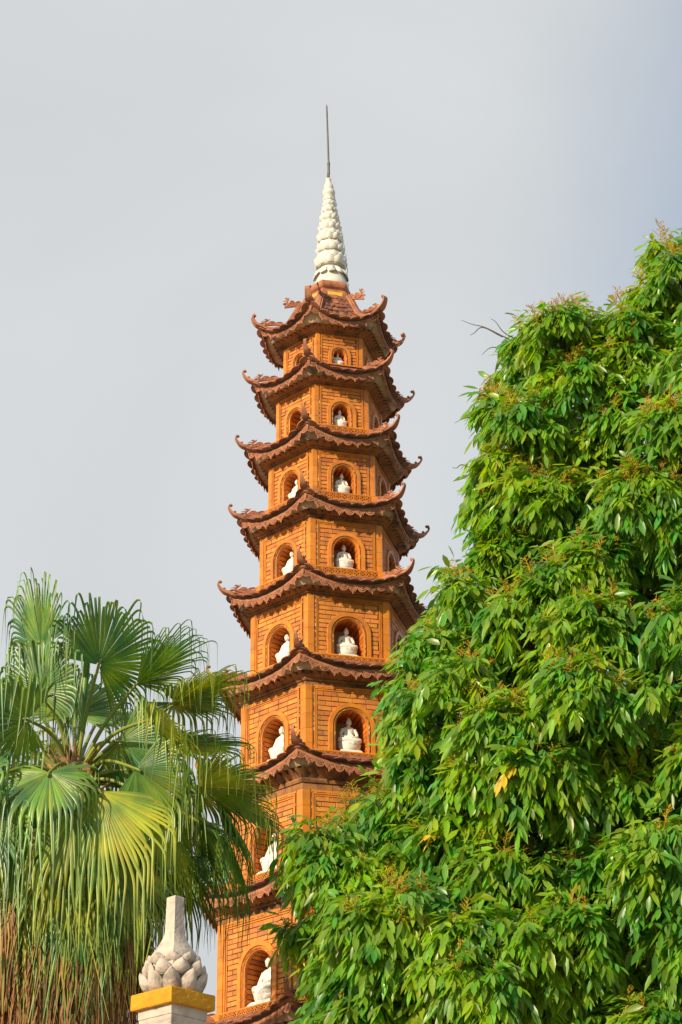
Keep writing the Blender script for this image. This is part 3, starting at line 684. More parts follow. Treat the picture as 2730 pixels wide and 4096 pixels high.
# ================================================================== STATUES
def blob(mb, c, r, rot=None, n=12):
    V = []; 
    for i in range(n + 1):
        th = math.pi * i / n
        for k in range(n): V.append((math.sin(th) * math.cos(2 * math.pi * k / n) * r[0], math.sin(th) * math.sin(2 * math.pi * k / n) * r[1], math.cos(th) * r[2]))
    V = np.array(V)
    if rot is not None: V = V @ np.array(rot.to_3x3()).T
    mb.add(V + np.array(c), [(i * n + k, (i + 1) * n + k, (i + 1) * n + (k + 1) % n, i * n + (k + 1) % n) for i in range(n) for k in range(n)])
def statue_body():
    """seated figure facing -y, one continuous surface; height 1 in all with the base"""
    mb = MB()
    blob(mb, (0, .02, .57), (.165, .110, .19)); blob(mb, (0, .0, .44), (.20, .15, .10)); blob(mb, (0, .03, .685), (.205, .090, .070))
    tube(mb, [(0, .03, .70), (0, .02, .80)], [.055, .05], 10)
    blob(mb, (0, .0, .865), (.080, .088, .100)); blob(mb, (0, .012, .960), (.046, .048, .036)); blob(mb, (0, -.083, .855), (.013, .015, .028)); blob(mb, (0, -.072, .822), (.025, .012, .009)); blob(mb, (0, -.064, .795), (.028, .022, .020))
    for s in (-1, 1):
        blob(mb, (s * .082, .005, .845), (.011, .020, .042)); blob(mb, (s * .031, -.074, .872), (.020, .010, .007)); blob(mb, (s * .031, -.074, .892), (.024, .010, .006))
        tube(mb, catmull([(s * .185, .03, .685), (s * .250, .02, .59), (s * .262, -.03, .50), (s * .17, -.13, .45), (s * .05, -.17, .435)], 4), np.linspace(.062, .036, 17), 10)
        tube(mb, catmull([(s * .09, .04, .40), (s * .27, -.05, .385), (s * .325, -.13, .372), (s * .20, -.20, .362), (-s * .02, -.22, .36)], 4), np.linspace(.092, .050, 17), 10)
        blob(mb, (s * .04, -.175, .435), (.048, .032, .022))
        for q in range(4): tube(mb, [(s * .055, -.185 - .008 * q, .450 - .008 * q), (s * .01, -.198 - .006 * q, .446 - .008 * q), (-s * .030, -.196, .444 - .008 * q)], [.011, .010, .008], 6)
        tube(mb, [(s * .03, -.185, .462), (s * .006, -.190, .478)], [.011, .008], 6)
    blob(mb, (0, -.03, .375), (.30, .21, .065))
    # robe folds
    for q in range(5):
        t = q / 4; tube(mb, catmull([(-.12 + .05 * t, -.06 - .02 * t, .70 - .02 * t), (-.02 + .03 * t, -.105 - .01 * t, .60 - .01 * t), (.08 + .02 * t, -.095 - .02 * t, .50), (.15, -.08, .47)], 4), .011, 6)
    for q in range(4): tube(mb, catmull([(-.27 + .05 * q, -.13 - .02 * q, .43), (-.1 + .04 * q, -.215, .412), (.09 + .04 * q, -.22, .405)], 4), .012, 6)
    me = mb.mesh('raw', M['marble']); o = bpy.data.objects.new('raw', me); C.objects.link(o)
    rm = o.modifiers.new('r', 'REMESH'); rm.mode = 'VOXEL'; rm.voxel_size = .0085
    sm = o.modifiers.new('s', 'SMOOTH'); sm.factor = .5; sm.iterations = 3
    dg = bpy.context.evaluated_depsgraph_get(); m2 = bpy.data.meshes.new_from_object(o.evaluated_get(dg)); m2.name = 'figure'
    bpy.data.objects.remove(o); m2.materials.clear(); m2.materials.append(M['marble']); m2.polygons.foreach_set('use_smooth', [True] * len(m2.polygons)); return m2
FIG = statue_body()
mb = MB(); lathe(mb, [(.24, .09), (.33, .12), (.365, .19), (.375, .26), (.355, .315), (.26, .345)], 24); V = mb.v[0]; V[:, 1] *= .82
LOT = mb.mesh('lotus_base', M['marble'], smooth=True)
mb = MB(); [mb.add([(sx * x, sy * .82 * y_, z) for z in (a0, a1) for sx, sy, y_ in ((-1, -1, x), (1, -1, x), (1, 1, x), (-1, 1, x))], BOXF) for x, a0, a1 in ((.40, 0, .035), (.365, .035, .070), (.33, .070, .100))]
PLI = mb.mesh('plinth', M['marble'])
PTS = PT.mesh('petal', M['marble'], smooth=True)
STAT = [(k, 1) for k in range(1, 7)] + [(k, 0) for k in range(3, 9)]
WORD = {1: 'topmost', 2: 'second highest', 3: 'third highest', 4: 'fourth highest', 5: 'fifth highest', 6: 'sixth highest', 7: 'seventh highest', 8: 'lowest visible'}
LAB = {(1, 1): 'smallest white seated statue, in the topmost niche under the spire roof', (2, 1): 'white seated statue in the second niche down on the front wall, straw below it',
       (3, 1): 'white seated statue in the third niche from the top, front wall', (4, 1): 'white seated statue in the fourth niche from the top, front wall',
       (5, 1): 'white seated statue in the fifth niche from the top, front wall', (6, 1): 'largest white seated statue facing the viewer, in the lowest clear front niche',
       (3, 0): 'half hidden white seated statue in the highest occupied side niche', (4, 0): 'white seated statue in side wall niche, second occupied one from the top',
       (5, 0): 'white seated statue in side wall niche, third occupied one from the top', (6, 0): 'white seated statue in side niche just above the palm fronds, all of its lap showing',
       (7, 0): 'white seated statue in side niche, between palm tips and tree leaves', (8, 0): 'big white seated statue on stepped plinth in the lowest niche, right of the pillar'}
for k, j in STAT:
    R = BODY[k][1]; a = R * c30; zs = NICHE[k][0]; hgt = .375 * R if k > 1 else .155; d = .27 * R / .84 + .03
    p = fp(j, a, 0, zs + .001, -(.085 if j == 1 else .095) * R / .84 - .005) + np.array([0, DT, 0]); n = FR[j][0]
    st = empty('seated_statue', p, LAB[(k, j)], 'statue', 'white statues seated in the niches of the pagoda')
    st.rotation_euler = (0, 0, math.atan2(n[0], -n[1])); w_ = hgt * (.90 if j == 1 else 1.0); st.scale = (w_, w_, hgt * random.uniform(1.14, 1.20))
    if k == 8: st.scale = (hgt, hgt, hgt * 1.18)
    inst('figure', FIG, st); lb = inst('lotus_base', LOT, st); inst('plinth', PLI, st)
    for ring, (N, r, z, w, h_) in enumerate(((12, .285, .095, .19, .13), (12, .330, .19, .19, .13))):
        for i in range(N):
            q = 2 * math.pi * (i + .5 * ring) / N; rd = Vector((math.cos(q), math.sin(q) * .82, 0)); tg = Vector((-math.sin(q), math.cos(q), 0)); up = (Vector((0, 0, 1)) + rd * .35).normalized(); nn = tg.cross(up)
            if nn.dot(rd) < 0: nn = -nn
            pp = rd * r + Vector((0, 0, z))
            inst('petal', PTS, lb, Matrix(((tg.x * w, up.x * h_, nn.x * h_ * .6, pp.x), (tg.y * w, up.y * h_, nn.y * h_ * .6, pp.y), (tg.z * w, up.z * h_, nn.z * h_ * .6, pp.z), (0, 0, 0, 1))))

# ================================================================== GATE PILLAR
PX, PY = -.912, 13.0
pil = empty('gate_pillar', (PX, PY, 0), 'white gate pillar with ochre yellow cap and carved lotus bud finial', 'pillar')
vang = math.atan2(PX, PY); cs = [np.array([math.cos(-vang + q), math.sin(-vang + q), 0]) for q in (-math.pi / 2 - .04, -.04, math.pi / 2 - .04, math.pi - .04)]
def sqloft(mb, prof, sub=1, jit=0, caps=True, rnd=0):
    V = []; m = len(prof); nn = 4 * sub
    for r, z in prof:
        for q in range(4):
            A, B = cs[q], cs[(q + 1) % 4]
            for t in range(sub):
                p = (A * (1 - t / sub) + B * t / sub) * r; p = p * (1 - (q_ := rnd * min(1, max(0, (3.62 - z) / .2)))) + unit(p) * r * .86 * q_; V.append((p[0] + rng.normal(0, jit), p[1] + rng.normal(0, jit), z + H + rng.normal(0, jit)))
    F = [(i * nn + k, i * nn + (k + 1) % nn, (i + 1) * nn + (k + 1) % nn, (i + 1) * nn + k) for i in range(m - 1) for k in range(nn)]
    if caps: F += [tuple(range(nn - 1, -1, -1)), tuple((m - 1) * nn + k for k in range(nn))]
    mb.add(V, F)
mb = MB(); sqloft(mb, [(.175, -H), (.175, 2.99), (.178, 2.995), (.178, 3.01), (.182, 3.03), (.190, 3.045), (.193, 3.06), (.188, 3.064), (.196, 3.068), (.198, 3.123)], 6, .0006); mb.build('shaft', M['white'], pil)
mb = MB(); sqloft(mb, [(.236, 3.121), (.240, 3.124), (.2415, 3.128)] + [(.242, z) for z in np.linspace(3.135, 3.205, 5)] + [(.2395, 3.210), (.235, 3.212)], 10, .0008); mb.build('cap', M['ochre'], pil)
mb = MB(); P = [(.15, 3.212), (.165, 3.36)] + [tuple(p) for p in catmull([(.160, 3.40, 0), (.137, 3.45, 0), (.092, 3.507, 0), (.062, 3.566, 0), (.055, 3.64, 0), (.051, 3.785, 0)], 8)[:, :2]] + [(.046, 3.790)]
sqloft(mb, P, 8, .0003, rnd=.5); mb.build('finial', M['white'], pil, smooth=False)
PTW = unitpetal(8, 10, tipc=.22, plump=True); PTWM = PTW.mesh('petal', M['budstone'], smooth=True)
for (N, r, z, w, h_, out, off, th) in ((9, .118, 3.206, .112, .148, .34, .0, .50), (9, .142, 3.302, .104, .096, .10, .5, .60), (9, .132, 3.372, .10, .066, -.05, .05, .60)):
    for i in range(N):
        q = 2 * math.pi * (i + off) / N - math.pi / 2; rd = Vector((math.cos(q), math.sin(q), 0)); tg = Vector((-math.sin(q), math.cos(q), 0)); up = (Vector((0, 0, 1)) + rd * out).normalized(); nn = tg.cross(up)
        if nn.dot(rd) < 0: nn = -nn
        s = random.uniform(.93, 1.07); pp = rd * r + Vector((0, 0, z + H))
        inst('petal', PTWM, pil, Matrix(((tg.x * w * s, up.x * h_, nn.x * h_ * th * 2, pp.x), (tg.y * w * s, up.y * h_, nn.y * h_ * th * 2, pp.y), (tg.z * w, up.z * h_, nn.z * h_ * th * 2, pp.z), (0, 0, 0, 1))))

# ================================================================== FAN PALM
CR = at(300, 3085, 16.0)                        # where the fronds spring from
palm = empty('fan_palm', (CR[0], CR[1], 0), 'fan palm with drooping split fronds over a skirt of dry leaves', 'palm tree')
ploc = np.array([CR[0], CR[1], 0])
def fan(hub, d, nrm, L, spread, nseg, hang, bend=.72, split=.45, cup=.12, wob=1.0, droop=.10, wscale=1.0, stn=22):
    d = unit(d); nrm = unit(nrm - d * (nrm @ d)); sd = np.cross(d, nrm)
    th = np.linspace(-spread, spread, nseg) + rng.normal(0, .006, nseg); dth = 2 * spread / nseg
    Ls = L * (1 - .30 * (np.abs(th) / max(spread, .01)) ** 2) * rng.uniform(.92, 1.05, nseg)
    D0 = np.cos(th)[:, None] * d + np.sin(th)[:, None] * sd + nrm * cup; D0 = unit(D0)
    SD = -np.sin(th)[:, None] * d + np.cos(th)[:, None] * sd
    rb = bend * rng.uniform(.84, 1.14, nseg); hg = hang * rng.uniform(.5, 1.35, nseg) * (1 - .25 * (np.abs(th) / spread) ** 2)
    tot = (Ls * rb + hg); V = np.zeros((nseg, stn, 3, 3)); p = np.tile(hub, (nseg, 1)) + D0 * .02
    down = np.array([0, 0, -1.0]) + rng.normal(0, .07, (nseg, 3)) * wob; s_prev = np.zeros(nseg) + .02
    frac = np.concatenate([np.linspace(0, .40, 5), np.linspace(.40, .72, stn - 8)[1:], np.linspace(.72, 1, 5)[1:]])
    for i in range(stn):
        s = frac[i] * tot; ds = (s - s_prev) if i else s * 0; s_prev = s
        x = (s / Ls - rb) / .20; h = 1 / (1 + np.exp(-4 * x)); h = np.clip(h + droop * (s / Ls) ** 1.5, 0, 1)
        dirv = unit(D0 * (1 - h)[:, None] + down * h[:, None]); p = p + dirv * np.maximum(ds, 0)[:, None]
        rr = s / Ls; wide = np.minimum(s, split * Ls) * math.tan(dth / 2) * 1.04 * wscale
        tap = np.where(rr > split, np.clip(1 - (s - split * Ls) / (tot - split * Ls + 1e-6), 0, 1) ** 1.1, 1.0); hwid = wide * tap + .0012
        sv = unit(SD - dirv * np.sum(SD * dirv, 1)[:, None]); nv = np.cross(dirv, sv)
        fold = hwid * .62
        V[:, i, 0] = p - sv * hwid[:, None]; V[:, i, 1] = p + nv * fold[:, None]; V[:, i, 2] = p + sv * hwid[:, None]
    idx = np.arange(nseg * stn * 3).reshape(nseg, stn, 3)
    F = np.concatenate([np.stack([idx[:, :-1, q], idx[:, :-1, q + 1], idx[:, 1:, q + 1], idx[:, 1:, q]], -1).reshape(-1, 4) for q in (0, 1)])
    return V.reshape(-1, 3), F
def frond(hx, hy, dY, L=.72, spread=2.1, nseg=50, hang=.42, bend=.78, mat='palm', aim=None, split=.5, cup=.12, name='frond', nrm=None, pet=True, droop=.10):
    hub = at(hx, hy, CR[1] + dY); v = hub - CR; base = CR + unit(v) * .05 + np.array([0, 0, -.05])
    tip_dir = unit(v) + np.array([0, 0, -.25 if v[2] > 0 else -.35])
    if aim is not None:                                                # aim: photo position the middle segments point at, with a depth change
        tgt = at(aim[0], aim[1], CR[1] + dY + (aim[2] if len(aim) > 2 else 0)); tip_dir = tgt - hub
    d = unit(tip_dir)
    if nrm is None:
        inward = unit(np.array([-v[0], -v[1], 0]) + 1e-6) if np.hypot(v[0], v[1]) > .02 else np.array([0, 1.0, 0])
        n_ = inward * .7 + np.array([0, 0, .75])
    else: n_ = np.array(nrm, float)
    V, F = fan(hub - ploc, d, n_, L, spread, nseg, hang, bend, split, cup, droop=droop)
    fo = bpy.data.objects.new(name, arr_mesh(name, V, F, M[mat])); C.objects.link(fo); fo.parent = palm
    if pet:
        mb = MB(); mid = (base + hub) / 2 + np.array([0, 0, .10 if v[2] < .5 else .02]) + unit(np.array([v[0], v[1], 0]) + 1e-6) * (-.03)
        P = catmull([base - ploc, mid - ploc, hub - ploc, hub - ploc + d * .05], 6); tube(mb, P, np.linspace(.019, .007, len(P)), 7)
        mb.build('petiole', M['petiole' if mat != 'dead' else 'fibre'], fo, smooth=True)
    return fo
# fronds: hub position, nearness, and the way each one points
FD = [
 (165, 2590, -.25, dict(L=.66, spread=1.75, hang=.26, aim=(70, 2400, .0), nseg=44, bend=.86)),
 (152, 2764, -.40, dict(L=.56, spread=2.4, hang=.36, aim=(150, 2560, -.1), nseg=46, bend=.72)),
 (110, 2880, -.50, dict(L=.62, spread=2.1, hang=.42, aim=(-140, 2860, -.1), nseg=44, bend=.72)),
 (150, 2850, .45, dict(L=.60, spread=1.6, hang=.30, aim=(30, 2760, .2), mat='palmyel')),
 (396, 2660, -.30, dict(L=.70, spread=2.0, hang=.30, aim=(545, 2450, .0), nseg=54, bend=.80)),
 (549, 2733, -.10, dict(L=.74, spread=1.15, hang=.26, aim=(790, 2590, .0), nseg=38, bend=.86)),
 (686, 2825, .05, dict(L=.72, spread=1.35, hang=.34, aim=(1000, 2720, .0), nseg=42, bend=.86, mat='palmyel')),
 (700, 2810, .25, dict(L=.50, spread=2.3, hang=.22, aim=(860, 2850, .1), nseg=40, bend=.84)),
 (600, 2880, -.55, dict(L=.56, spread=1.6, hang=.48, aim=(760, 2960, -.2), nseg=40, bend=.74, mat='palmyel')),
 (650, 2985, .05, dict(L=.74, spread=1.15, hang=.30, aim=(1000, 3010, .0), nseg=36, bend=.86)),
 (792, 3145, -.25, dict(L=.66, spread=1.6, hang=.34, aim=(1080, 3210, .0), nseg=44, bend=.82, mat='palmyel')),
 (860, 3200, .0, dict(L=.66, spread=1.1, hang=.30, aim=(1040, 3420, .0), nseg=34, bend=.88)),
 (198, 3090, -.85, dict(L=.56, spread=2.2, hang=.50, aim=(140, 3380, -.35), nseg=46, bend=.66)),
 (400, 3165, -.80, dict(L=.80, spread=1.25, hang=.42, aim=(490, 3470, -.1), nseg=40, bend=.80, mat='palmyel')),
 (-60, 3120, -.55, dict(L=.62, spread=2.0, hang=.45, aim=(-150, 3350, -.2), nseg=40, bend=.7)),
 (389, 2890, .75, dict(L=.52, spread=2.0, hang=.25, aim=(520, 2850, .3), nseg=38)),
 (115, 2945, .70, dict(L=.62, spread=1.7, hang=.30, aim=(-60, 2990, .2), mat='palmyel')),
 (730, 3183, .40, dict(L=.62, spread=1.9, hang=.35, aim=(820, 3420, .1), nseg=42)),
 (640, 3235, -.2, dict(L=.76, spread=1.2, hang=.40, aim=(770, 3560, .0), nseg=38, bend=.82, mat='palmyel')),
 (800, 3290, .1, dict(L=.78, spread=1.1, hang=.36, aim=(960, 3560, .0), nseg=36, bend=.84)),
 (509, 3450, -.45, dict(L=.66, spread=.85, hang=.38, aim=(640, 3760, .0), nseg=24, mat='palmyel')),
 (630, 3500, .2, dict(L=.52, spread=1.3, hang=.30, aim=(690, 3780, .0), nseg=32)),
 (235, 3400, -.50, dict(L=.86, spread=.75, hang=.45, aim=(235, 3800, .0), nseg=26)),
 (60, 3350, -.50, dict(L=.72, spread=1.0, hang=.45, aim=(20, 3700, .0), nseg=30, mat='palmyel')),
 (370, 3350, -.55, dict(L=.76, spread=.9, hang=.42, aim=(400, 3700, .0), nseg=28)),
 (480, 2965, -.2, dict(L=.56, spread=1.8, hang=.36, aim=(620, 3080, .0), nseg=40, bend=.78)),
 (300, 2860, .35, dict(L=.56, spread=2.1, hang=.28, aim=(330, 2680, .2), nseg=42)),
 (545, 3075, -.4, dict(L=.60, spread=1.6, hang=.42, aim=(690, 3200, .0), nseg=38, bend=.76)),
 (900, 3330, -.1, dict(L=.62, spread=1.2, hang=.34, aim=(1010, 3560, .0), nseg=34, bend=.84)),
 (870, 3180, .3, dict(L=.66, spread=1.4, hang=.32, aim=(1100, 3330, .1), nseg=38, bend=.84)),
 (240, 2960, .5, dict(L=.60, spread=2.0, hang=.3, aim=(180, 3180, .3), nseg=40)),
 (-150, 2950, -.1, dict(L=.7, spread=1.8, hang=.35, aim=(-400, 2900, .0))),
 (-200, 3200, .1, dict(L=.7, spread=1.8, hang=.4, aim=(-450, 3350, .0))),
 (120, 3180, .6, dict(L=.7, spread=1.6, hang=.4, aim=(20, 3450, .4))),
 (450, 3180, .8, dict(L=.7, spread=1.6, hang=.4, aim=(540, 3450, .4))),
 (720, 3420, .3, dict(L=.74, spread=1.0, hang=.34, aim=(850, 3720, .0), nseg=30)),
 (-40, 3250, -.7, dict(L=.66, spread=1.5, hang=.45, aim=(-40, 3600, -.1), nseg=36)),
 (290, 3250, -.80, dict(L=.66, spread=1.1, hang=.45, aim=(270, 3600, -.1), nseg=30, mat='palmyel')),
 (560, 3330, -.30, dict(L=.70, spread=1.1, hang=.4, aim=(640, 3680, .0), nseg=32)),
 (150, 3500, -.55, dict(L=.80, spread=.8, hang=.4, aim=(110, 3850, .0), nseg=26, mat='palmyel')),
 (420, 3520, -.5, dict(L=.76, spread=.8, hang=.4, aim=(450, 3850, .0), nseg=26, mat='palmyel')),
 (300, 3560, -.6, dict(L=.76, spread=.7, hang=.4, aim=(320, 3900, .0), nseg=24)),
]
for hx, hy, dY, kw in FD: frond(hx, hy, dY, **kw)
# dry and half-dry fronds folded down round the trunk
for i in range(58):
    q = 2 * math.pi * i * .618; rr = random.uniform(.22, .62); low = random.uniform(0, 1)
    hub_w = np.array([CR[0] - .02 + rr * math.cos(q), CR[1] + rr * math.sin(q), CR[2] - .32 - .95 * low]); hx, hy = project(hub_w)
    outv = np.array([math.cos(q) * .22, math.sin(q) * .22, -1.0]); d = unit(outv + rng.normal(0, .08, 3))
    mt = 'dead' if low > .62 or random.random() < .22 else ('palmyel' if random.random() < .6 else 'palm')
    V, F = fan(hub_w - ploc, d, np.array([math.cos(q), math.sin(q), .2]), random.uniform(.65, .9), random.uniform(.35, .8), 26, random.uniform(.25, .5), .8, .30, .05, wob=1.8, droop=.3, stn=12, wscale=1.7)
    fo = bpy.data.objects.new('dry_frond', arr_mesh('dry_frond', V, F, M[mt])); C.objects.link(fo); fo.parent = palm
    if i == 0: fo['label'] = 'dry brown hanging frond'
for i in range(60):
    q = 2 * math.pi * i * .618 + 1; rr = random.uniform(.12, .45)
    hub_w = np.array([CR[0] + rr * math.cos(q), CR[1] + rr * math.sin(q), CR[2] - 1.0 - 1.5 * (i / 60)])
    d = unit(np.array([math.cos(q) * .25, math.sin(q) * .25, -1.0]) + rng.normal(0, .08, 3))
    V, F = fan(hub_w - ploc, d, np.array([math.cos(q), math.sin(q), .2]), random.uniform(.7, .95), random.uniform(.35, .8), 24, random.uniform(.25, .5), .8, .30, .05, wob=2, droop=.3, stn=11, wscale=1.7)
    fo = bpy.data.objects.new('dry_frond', arr_mesh('dry_frond', V, F, M['dead'])); C.objects.link(fo); fo.parent = palm
mb = MB(); zz = np.linspace(0, CR[2] + .02, 26); tube(mb, [(0, 0, z) for z in zz], [.16 + .01 * math.sin(i * 2.1) for i in range(26)], 14); mb.build('trunk', M['fibre'], palm, smooth=True)
# fibrous leaf bases in the crown
mb = MB()
for i in range(90):
    q = rng.uniform(0, 6.28); r0 = rng.uniform(.03, .15); z0 = CR[2] - rng.uniform(.02, .40); L = rng.uniform(.14, .34); ln = rng.uniform(.1, .7)
    o = np.array([math.cos(q), math.sin(q), 0]); sd_ = np.array([-math.sin(q), math.cos(q), 0]) * rng.normal(0, .04)
    P = [o * r0 + [0, 0, z0], o * (r0 + L * ln * .4) + sd_ + [0, 0, z0 + L * .5], o * (r0 + L * ln) + sd_ * 2 + [0, 0, z0 + L * .85]]
    tube(mb, catmull(P, 4), np.linspace(.038, .004, 9) * rng.uniform(.35, 1.1), 5, (o, .3))
mb.build('leaf_base_fibres', M['fibre'], palm)
# the young leaf still folded into a spear
mb = MB(); P = catmull([CR - ploc + [0, 0, -.05], at(335, 2800, 16.0) - ploc, at(352, 2600, 15.98) - ploc, at(362, 2410, 15.95) - ploc], 6); tube(mb, P, np.concatenate([np.linspace(.016, .026, 10), np.linspace(.026, .004, len(P) - 10)]), 8)
fo = mb.build('frond', M['palm'], palm, smooth=True); fo['label'] = 'folded spear-like young frond'

# ================================================================== BROADLEAF TREE
TB = np.array([3.3, 17.2, 0.0])
tree = empty('broadleaf_tree', TB, 'big leafy tree with glossy drooping leaflets and yellow-brown flower sprays', 'tree')
OUT = np.array([(1480, 505), (1455, 545), (1452, 590), (1440, 650), (1425, 690), (1390, 700), (1340, 690), (1300, 672), (1265, 672), (1230, 698), (1185, 728), (1158, 760), (1150, 805), (1118, 865), (1092, 905), (1082, 945), (1098, 1000),
 (1094, 1045), (1058, 1120), (1066, 1190), (1074, 1245), (1035, 1292), (1003, 1335), (985, 1400), (945, 1440), (907, 1475), (884, 1550), (895, 1590), (872, 1645), (868, 1690), (905, 1725), (888, 1768), (830, 1805), (770, 1862), (705, 1875),
 (652, 1915), (642, 1965), (655, 2050), (690, 2085), (625, 2115), (618, 2180), (655, 2205), (690, 2205), (702, 2260), (712, 2310), (680, 2360), (700, 2500), (900, 2700), (1200, 2800), (1700, 2800), (2100, 2500), (2250, 2000), (2200, 1400), (1950, 900), (1700, 620), (1560, 530)], float) * (2730 / 1568)
def inside(p):
    x, y = p; c = False; n = len(OUT)
    for i in range(n):
        x1, y1 = OUT[i]; x2, y2 = OUT[(i + 1) % n]
        if (y1 > y) != (y2 > y) and x < (x2 - x1) * (y - y1) / (y2 - y1) + x1: c = not c
    return c
def bdist(p):
    A = OUT; B = np.roll(OUT, -1, 0); d = B - A; t = np.clip(np.sum((p - A) * d, 1) / np.sum(d * d, 1), 0, 1)
    return np.min(np.linalg.norm(A + d * t[:, None] - p, axis=1))
PXM = 560.0
lobes = []; rr_ = random.Random(11)
HOL = [(2330, 1780, 330), (2120, 2160, 220), (2560, 3120, 260), (2270, 3480, 240), (1480, 3330, 190), (1760, 3560, 170), (2620, 2300, 200), (1990, 2720, 170), (2050, 1500, 180), (2480, 3900, 200)]
def try_lobe(layer, tries, spacing):
    for _ in range(tries):
        p = np.array([rr_.uniform(1050, 3900), rr_.uniform(860, 4800)])
        if not inside(p): continue
        seen = p[0] < 2850 and p[1] < 4250
        bd = bdist(p) / PXM; r = min(rr_.uniform(.26, .46), bd - .10)
        if r < .07: continue
        if not seen: r = min(bd, rr_.uniform(.5, .7))
        deep = max([max(0, 1 - math.hypot(p[0] - hx, (p[1] - hy) * .7) / hr) for hx, hy, hr in HOL])
        if layer == 0: Y = 16.9 - 1.9 * math.sqrt(min(1, bd / 1.9)) + rr_.uniform(-.45, .45) - .25 * (p[1] - 2600) / 1500 + 0.8 * min(1, deep * 1.6)
        else: Y = 17.6 - .5 * min(1, bd / 1.5) + rr_.uniform(-.3, .5)
        ok = all(math.hypot(p[0] - q[0], p[1] - q[1]) / PXM > spacing * (r + q[3]) * (.62) for q in lobes if q[4] == layer)
        if ok: lobes.append((p[0], p[1], Y, r, layer, seen))
try_lobe(0, 9000, .78); try_lobe(1, 3500, .85)
# collect all leaflets: base, direction, side, length, width
LB = []; LD = []; LS = []; LLn = []; LW = []; leaf_id = []; leaf_c = []
flowers = []
sunv = np.array(sdir)
def compound(P, d, L):
    """one pinnate leaf starting at P, heading d and arching down"""
    n = random.choice((3, 4, 4, 5)); d = unit(d); pts = [P]; q = P.copy(); dd = d.copy(); steps = n * 2 + 1
    for i in range(steps):
        dd = unit(dd + np.array([0, 0, -.17])); q = q + dd * L / steps; pts.append(q)
    sd = np.cross(dd, [0, 0, 1.0]); sd = unit(sd) if np.linalg.norm(sd) > .1 else np.array([1.0, 0, 0])
    lid = len(leaf_c); leaf_c.append(pts[len(pts) // 2])
    for i in range(2, steps + 1):
        s = -1 if i % 2 else 1
        f = pts[i] - pts[i - 1]; f = unit(f)
        ld = unit(f * .62 + sd * s * .62 + np.array([0, 0, -.50]) + rng.normal(0, .16, 3)); 
        if i == steps: ld = unit(f + rng.normal(0, .1, 3))
        LB.append(pts[i]); LD.append(ld); nn = unit(np.array([-.25, -.45, .75]) + sd * s * .35 + rng.normal(0, .30, 3)); LS.append(unit(np.cross(ld, nn)))
        l = rng.uniform(.070, .158); LLn.append(l); LW.append(l * rng.uniform(.125, .17)); leaf_id.append(lid)
for (px, py, Y, r, layer, seen) in lobes:
    c = at(px, py, Y); nb = int((25 if layer == 0 else 17) * (r / .36) ** 1.7) + 4
    if not seen: nb = int(nb * .30) + 2
    for b in range(nb):
        n = unit(rng.normal(0, 1, 3));
        if layer == 0 and seen and (n[1] > .45): n[1] *= -1
        if n[2] < -.55: n[2] *= -.6
        if layer == 0 and rng.uniform() < .38: n = unit(n + np.array([-.35, -.45, .75]))
        n = unit(n); rad_ = r * rng.uniform(.62, 1.0); P = c + n * rad_ * np.array([1, 1, .95])
        for q in range(random.choice((4, 5, 6, 7))):
            az = rng.uniform(0, 6.28); t1 = unit(np.cross(n, [.3, .2, 1])); t2 = np.cross(n, t1)
            d = unit(n * rng.uniform(.2, .9) + (t1 * math.cos(az) + t2 * math.sin(az)) * .8 + np.array([0, 0, rng.uniform(-.35, .3)]))
            compound(P + rng.normal(0, .015, 3), d, rng.uniform(.15, .25))
        if layer == 0 and seen and random.random() < (.95 if py < 2100 else .45) and n[2] > -.1: flowers.append((P, unit(n * .6 + np.array([0, 0, .9]) + rng.normal(0, .25, 3)), rng.uniform(.11, .20)))
LB, LD, LS = map(np.array, (LB, LD, LS)); LLn = np.array(LLn)[:, None]; LW = np.array(LW)[:, None]; leaf_id = np.array(leaf_id); leaf_c = np.array(leaf_c)
NN = np.cross(LS, LD); G = np.array([0, 0, -1.0]) 
def stn(t, dr): return LB + LD * LLn * t + G * LLn * dr
m0, m1, m2_, m3 = stn(.02, 0), stn(.33, .02), stn(.68, .09), stn(1.0, .20)
fold = .28
V = np.stack([m0, m1 - LS * LW, m1 - NN * LW * fold, m1 + LS * LW, m2_ - LS * LW * .92, m2_ - NN * LW * fold, m2_ + LS * LW * .92, m3], 1)  # n,8,3
FT = np.array([(0, 1, 2, 2), (0, 2, 3, 3), (1, 4, 5, 2), (2, 5, 6, 3), (4, 7, 5, 5), (5, 7, 6, 6)])
TRI = np.array([(0, 2, 1), (0, 3, 2), (1, 2, 5), (1, 5, 4), (2, 3, 6), (2, 6, 5), (4, 5, 7), (5, 6, 7)])
# the 300 leaves that show largest are parts of their own
d_cam = np.linalg.norm(leaf_c - np.array([0, 0, H]), axis=1)
uv = np.array([project(p) for p in leaf_c[:]]) if len(leaf_c) else np.zeros((0, 2))
inview = (uv[:, 0] > 0) & (uv[:, 0] < 2730) & (uv[:, 1] < 4096)
order = np.argsort(np.where(inview, d_cam, 1e9)); pick = set()
cells = {}
for i in order:
    if not inview[i]: break
    key = (int(uv[i, 0] // 110), int(uv[i, 1] // 110))
    if key in cells: continue
    cells[key] = 1; pick.add(int(i))
    if len(pick) >= 300: break
tb = TB
def leaf_arr(mask): 
    v = V[mask] - tb; n = len(v); F = (TRI[None] + (np.arange(n) * 8)[:, None, None]).reshape(-1, 3); return v.reshape(-1, 3), F
picked = np.isin(leaf_id, list(pick)); v_, f_ = leaf_arr(~picked)
fo = bpy.data.objects.new('foliage', arr_mesh('foliage', v_, f_, M['leaf'])); C.objects.link(fo); fo.parent = tree; fo['kind'] = 'stuff'
sort = np.argsort(leaf_id[picked], kind='stable'); idxs = np.nonzero(picked)[0][sort]; ids = leaf_id[idxs]
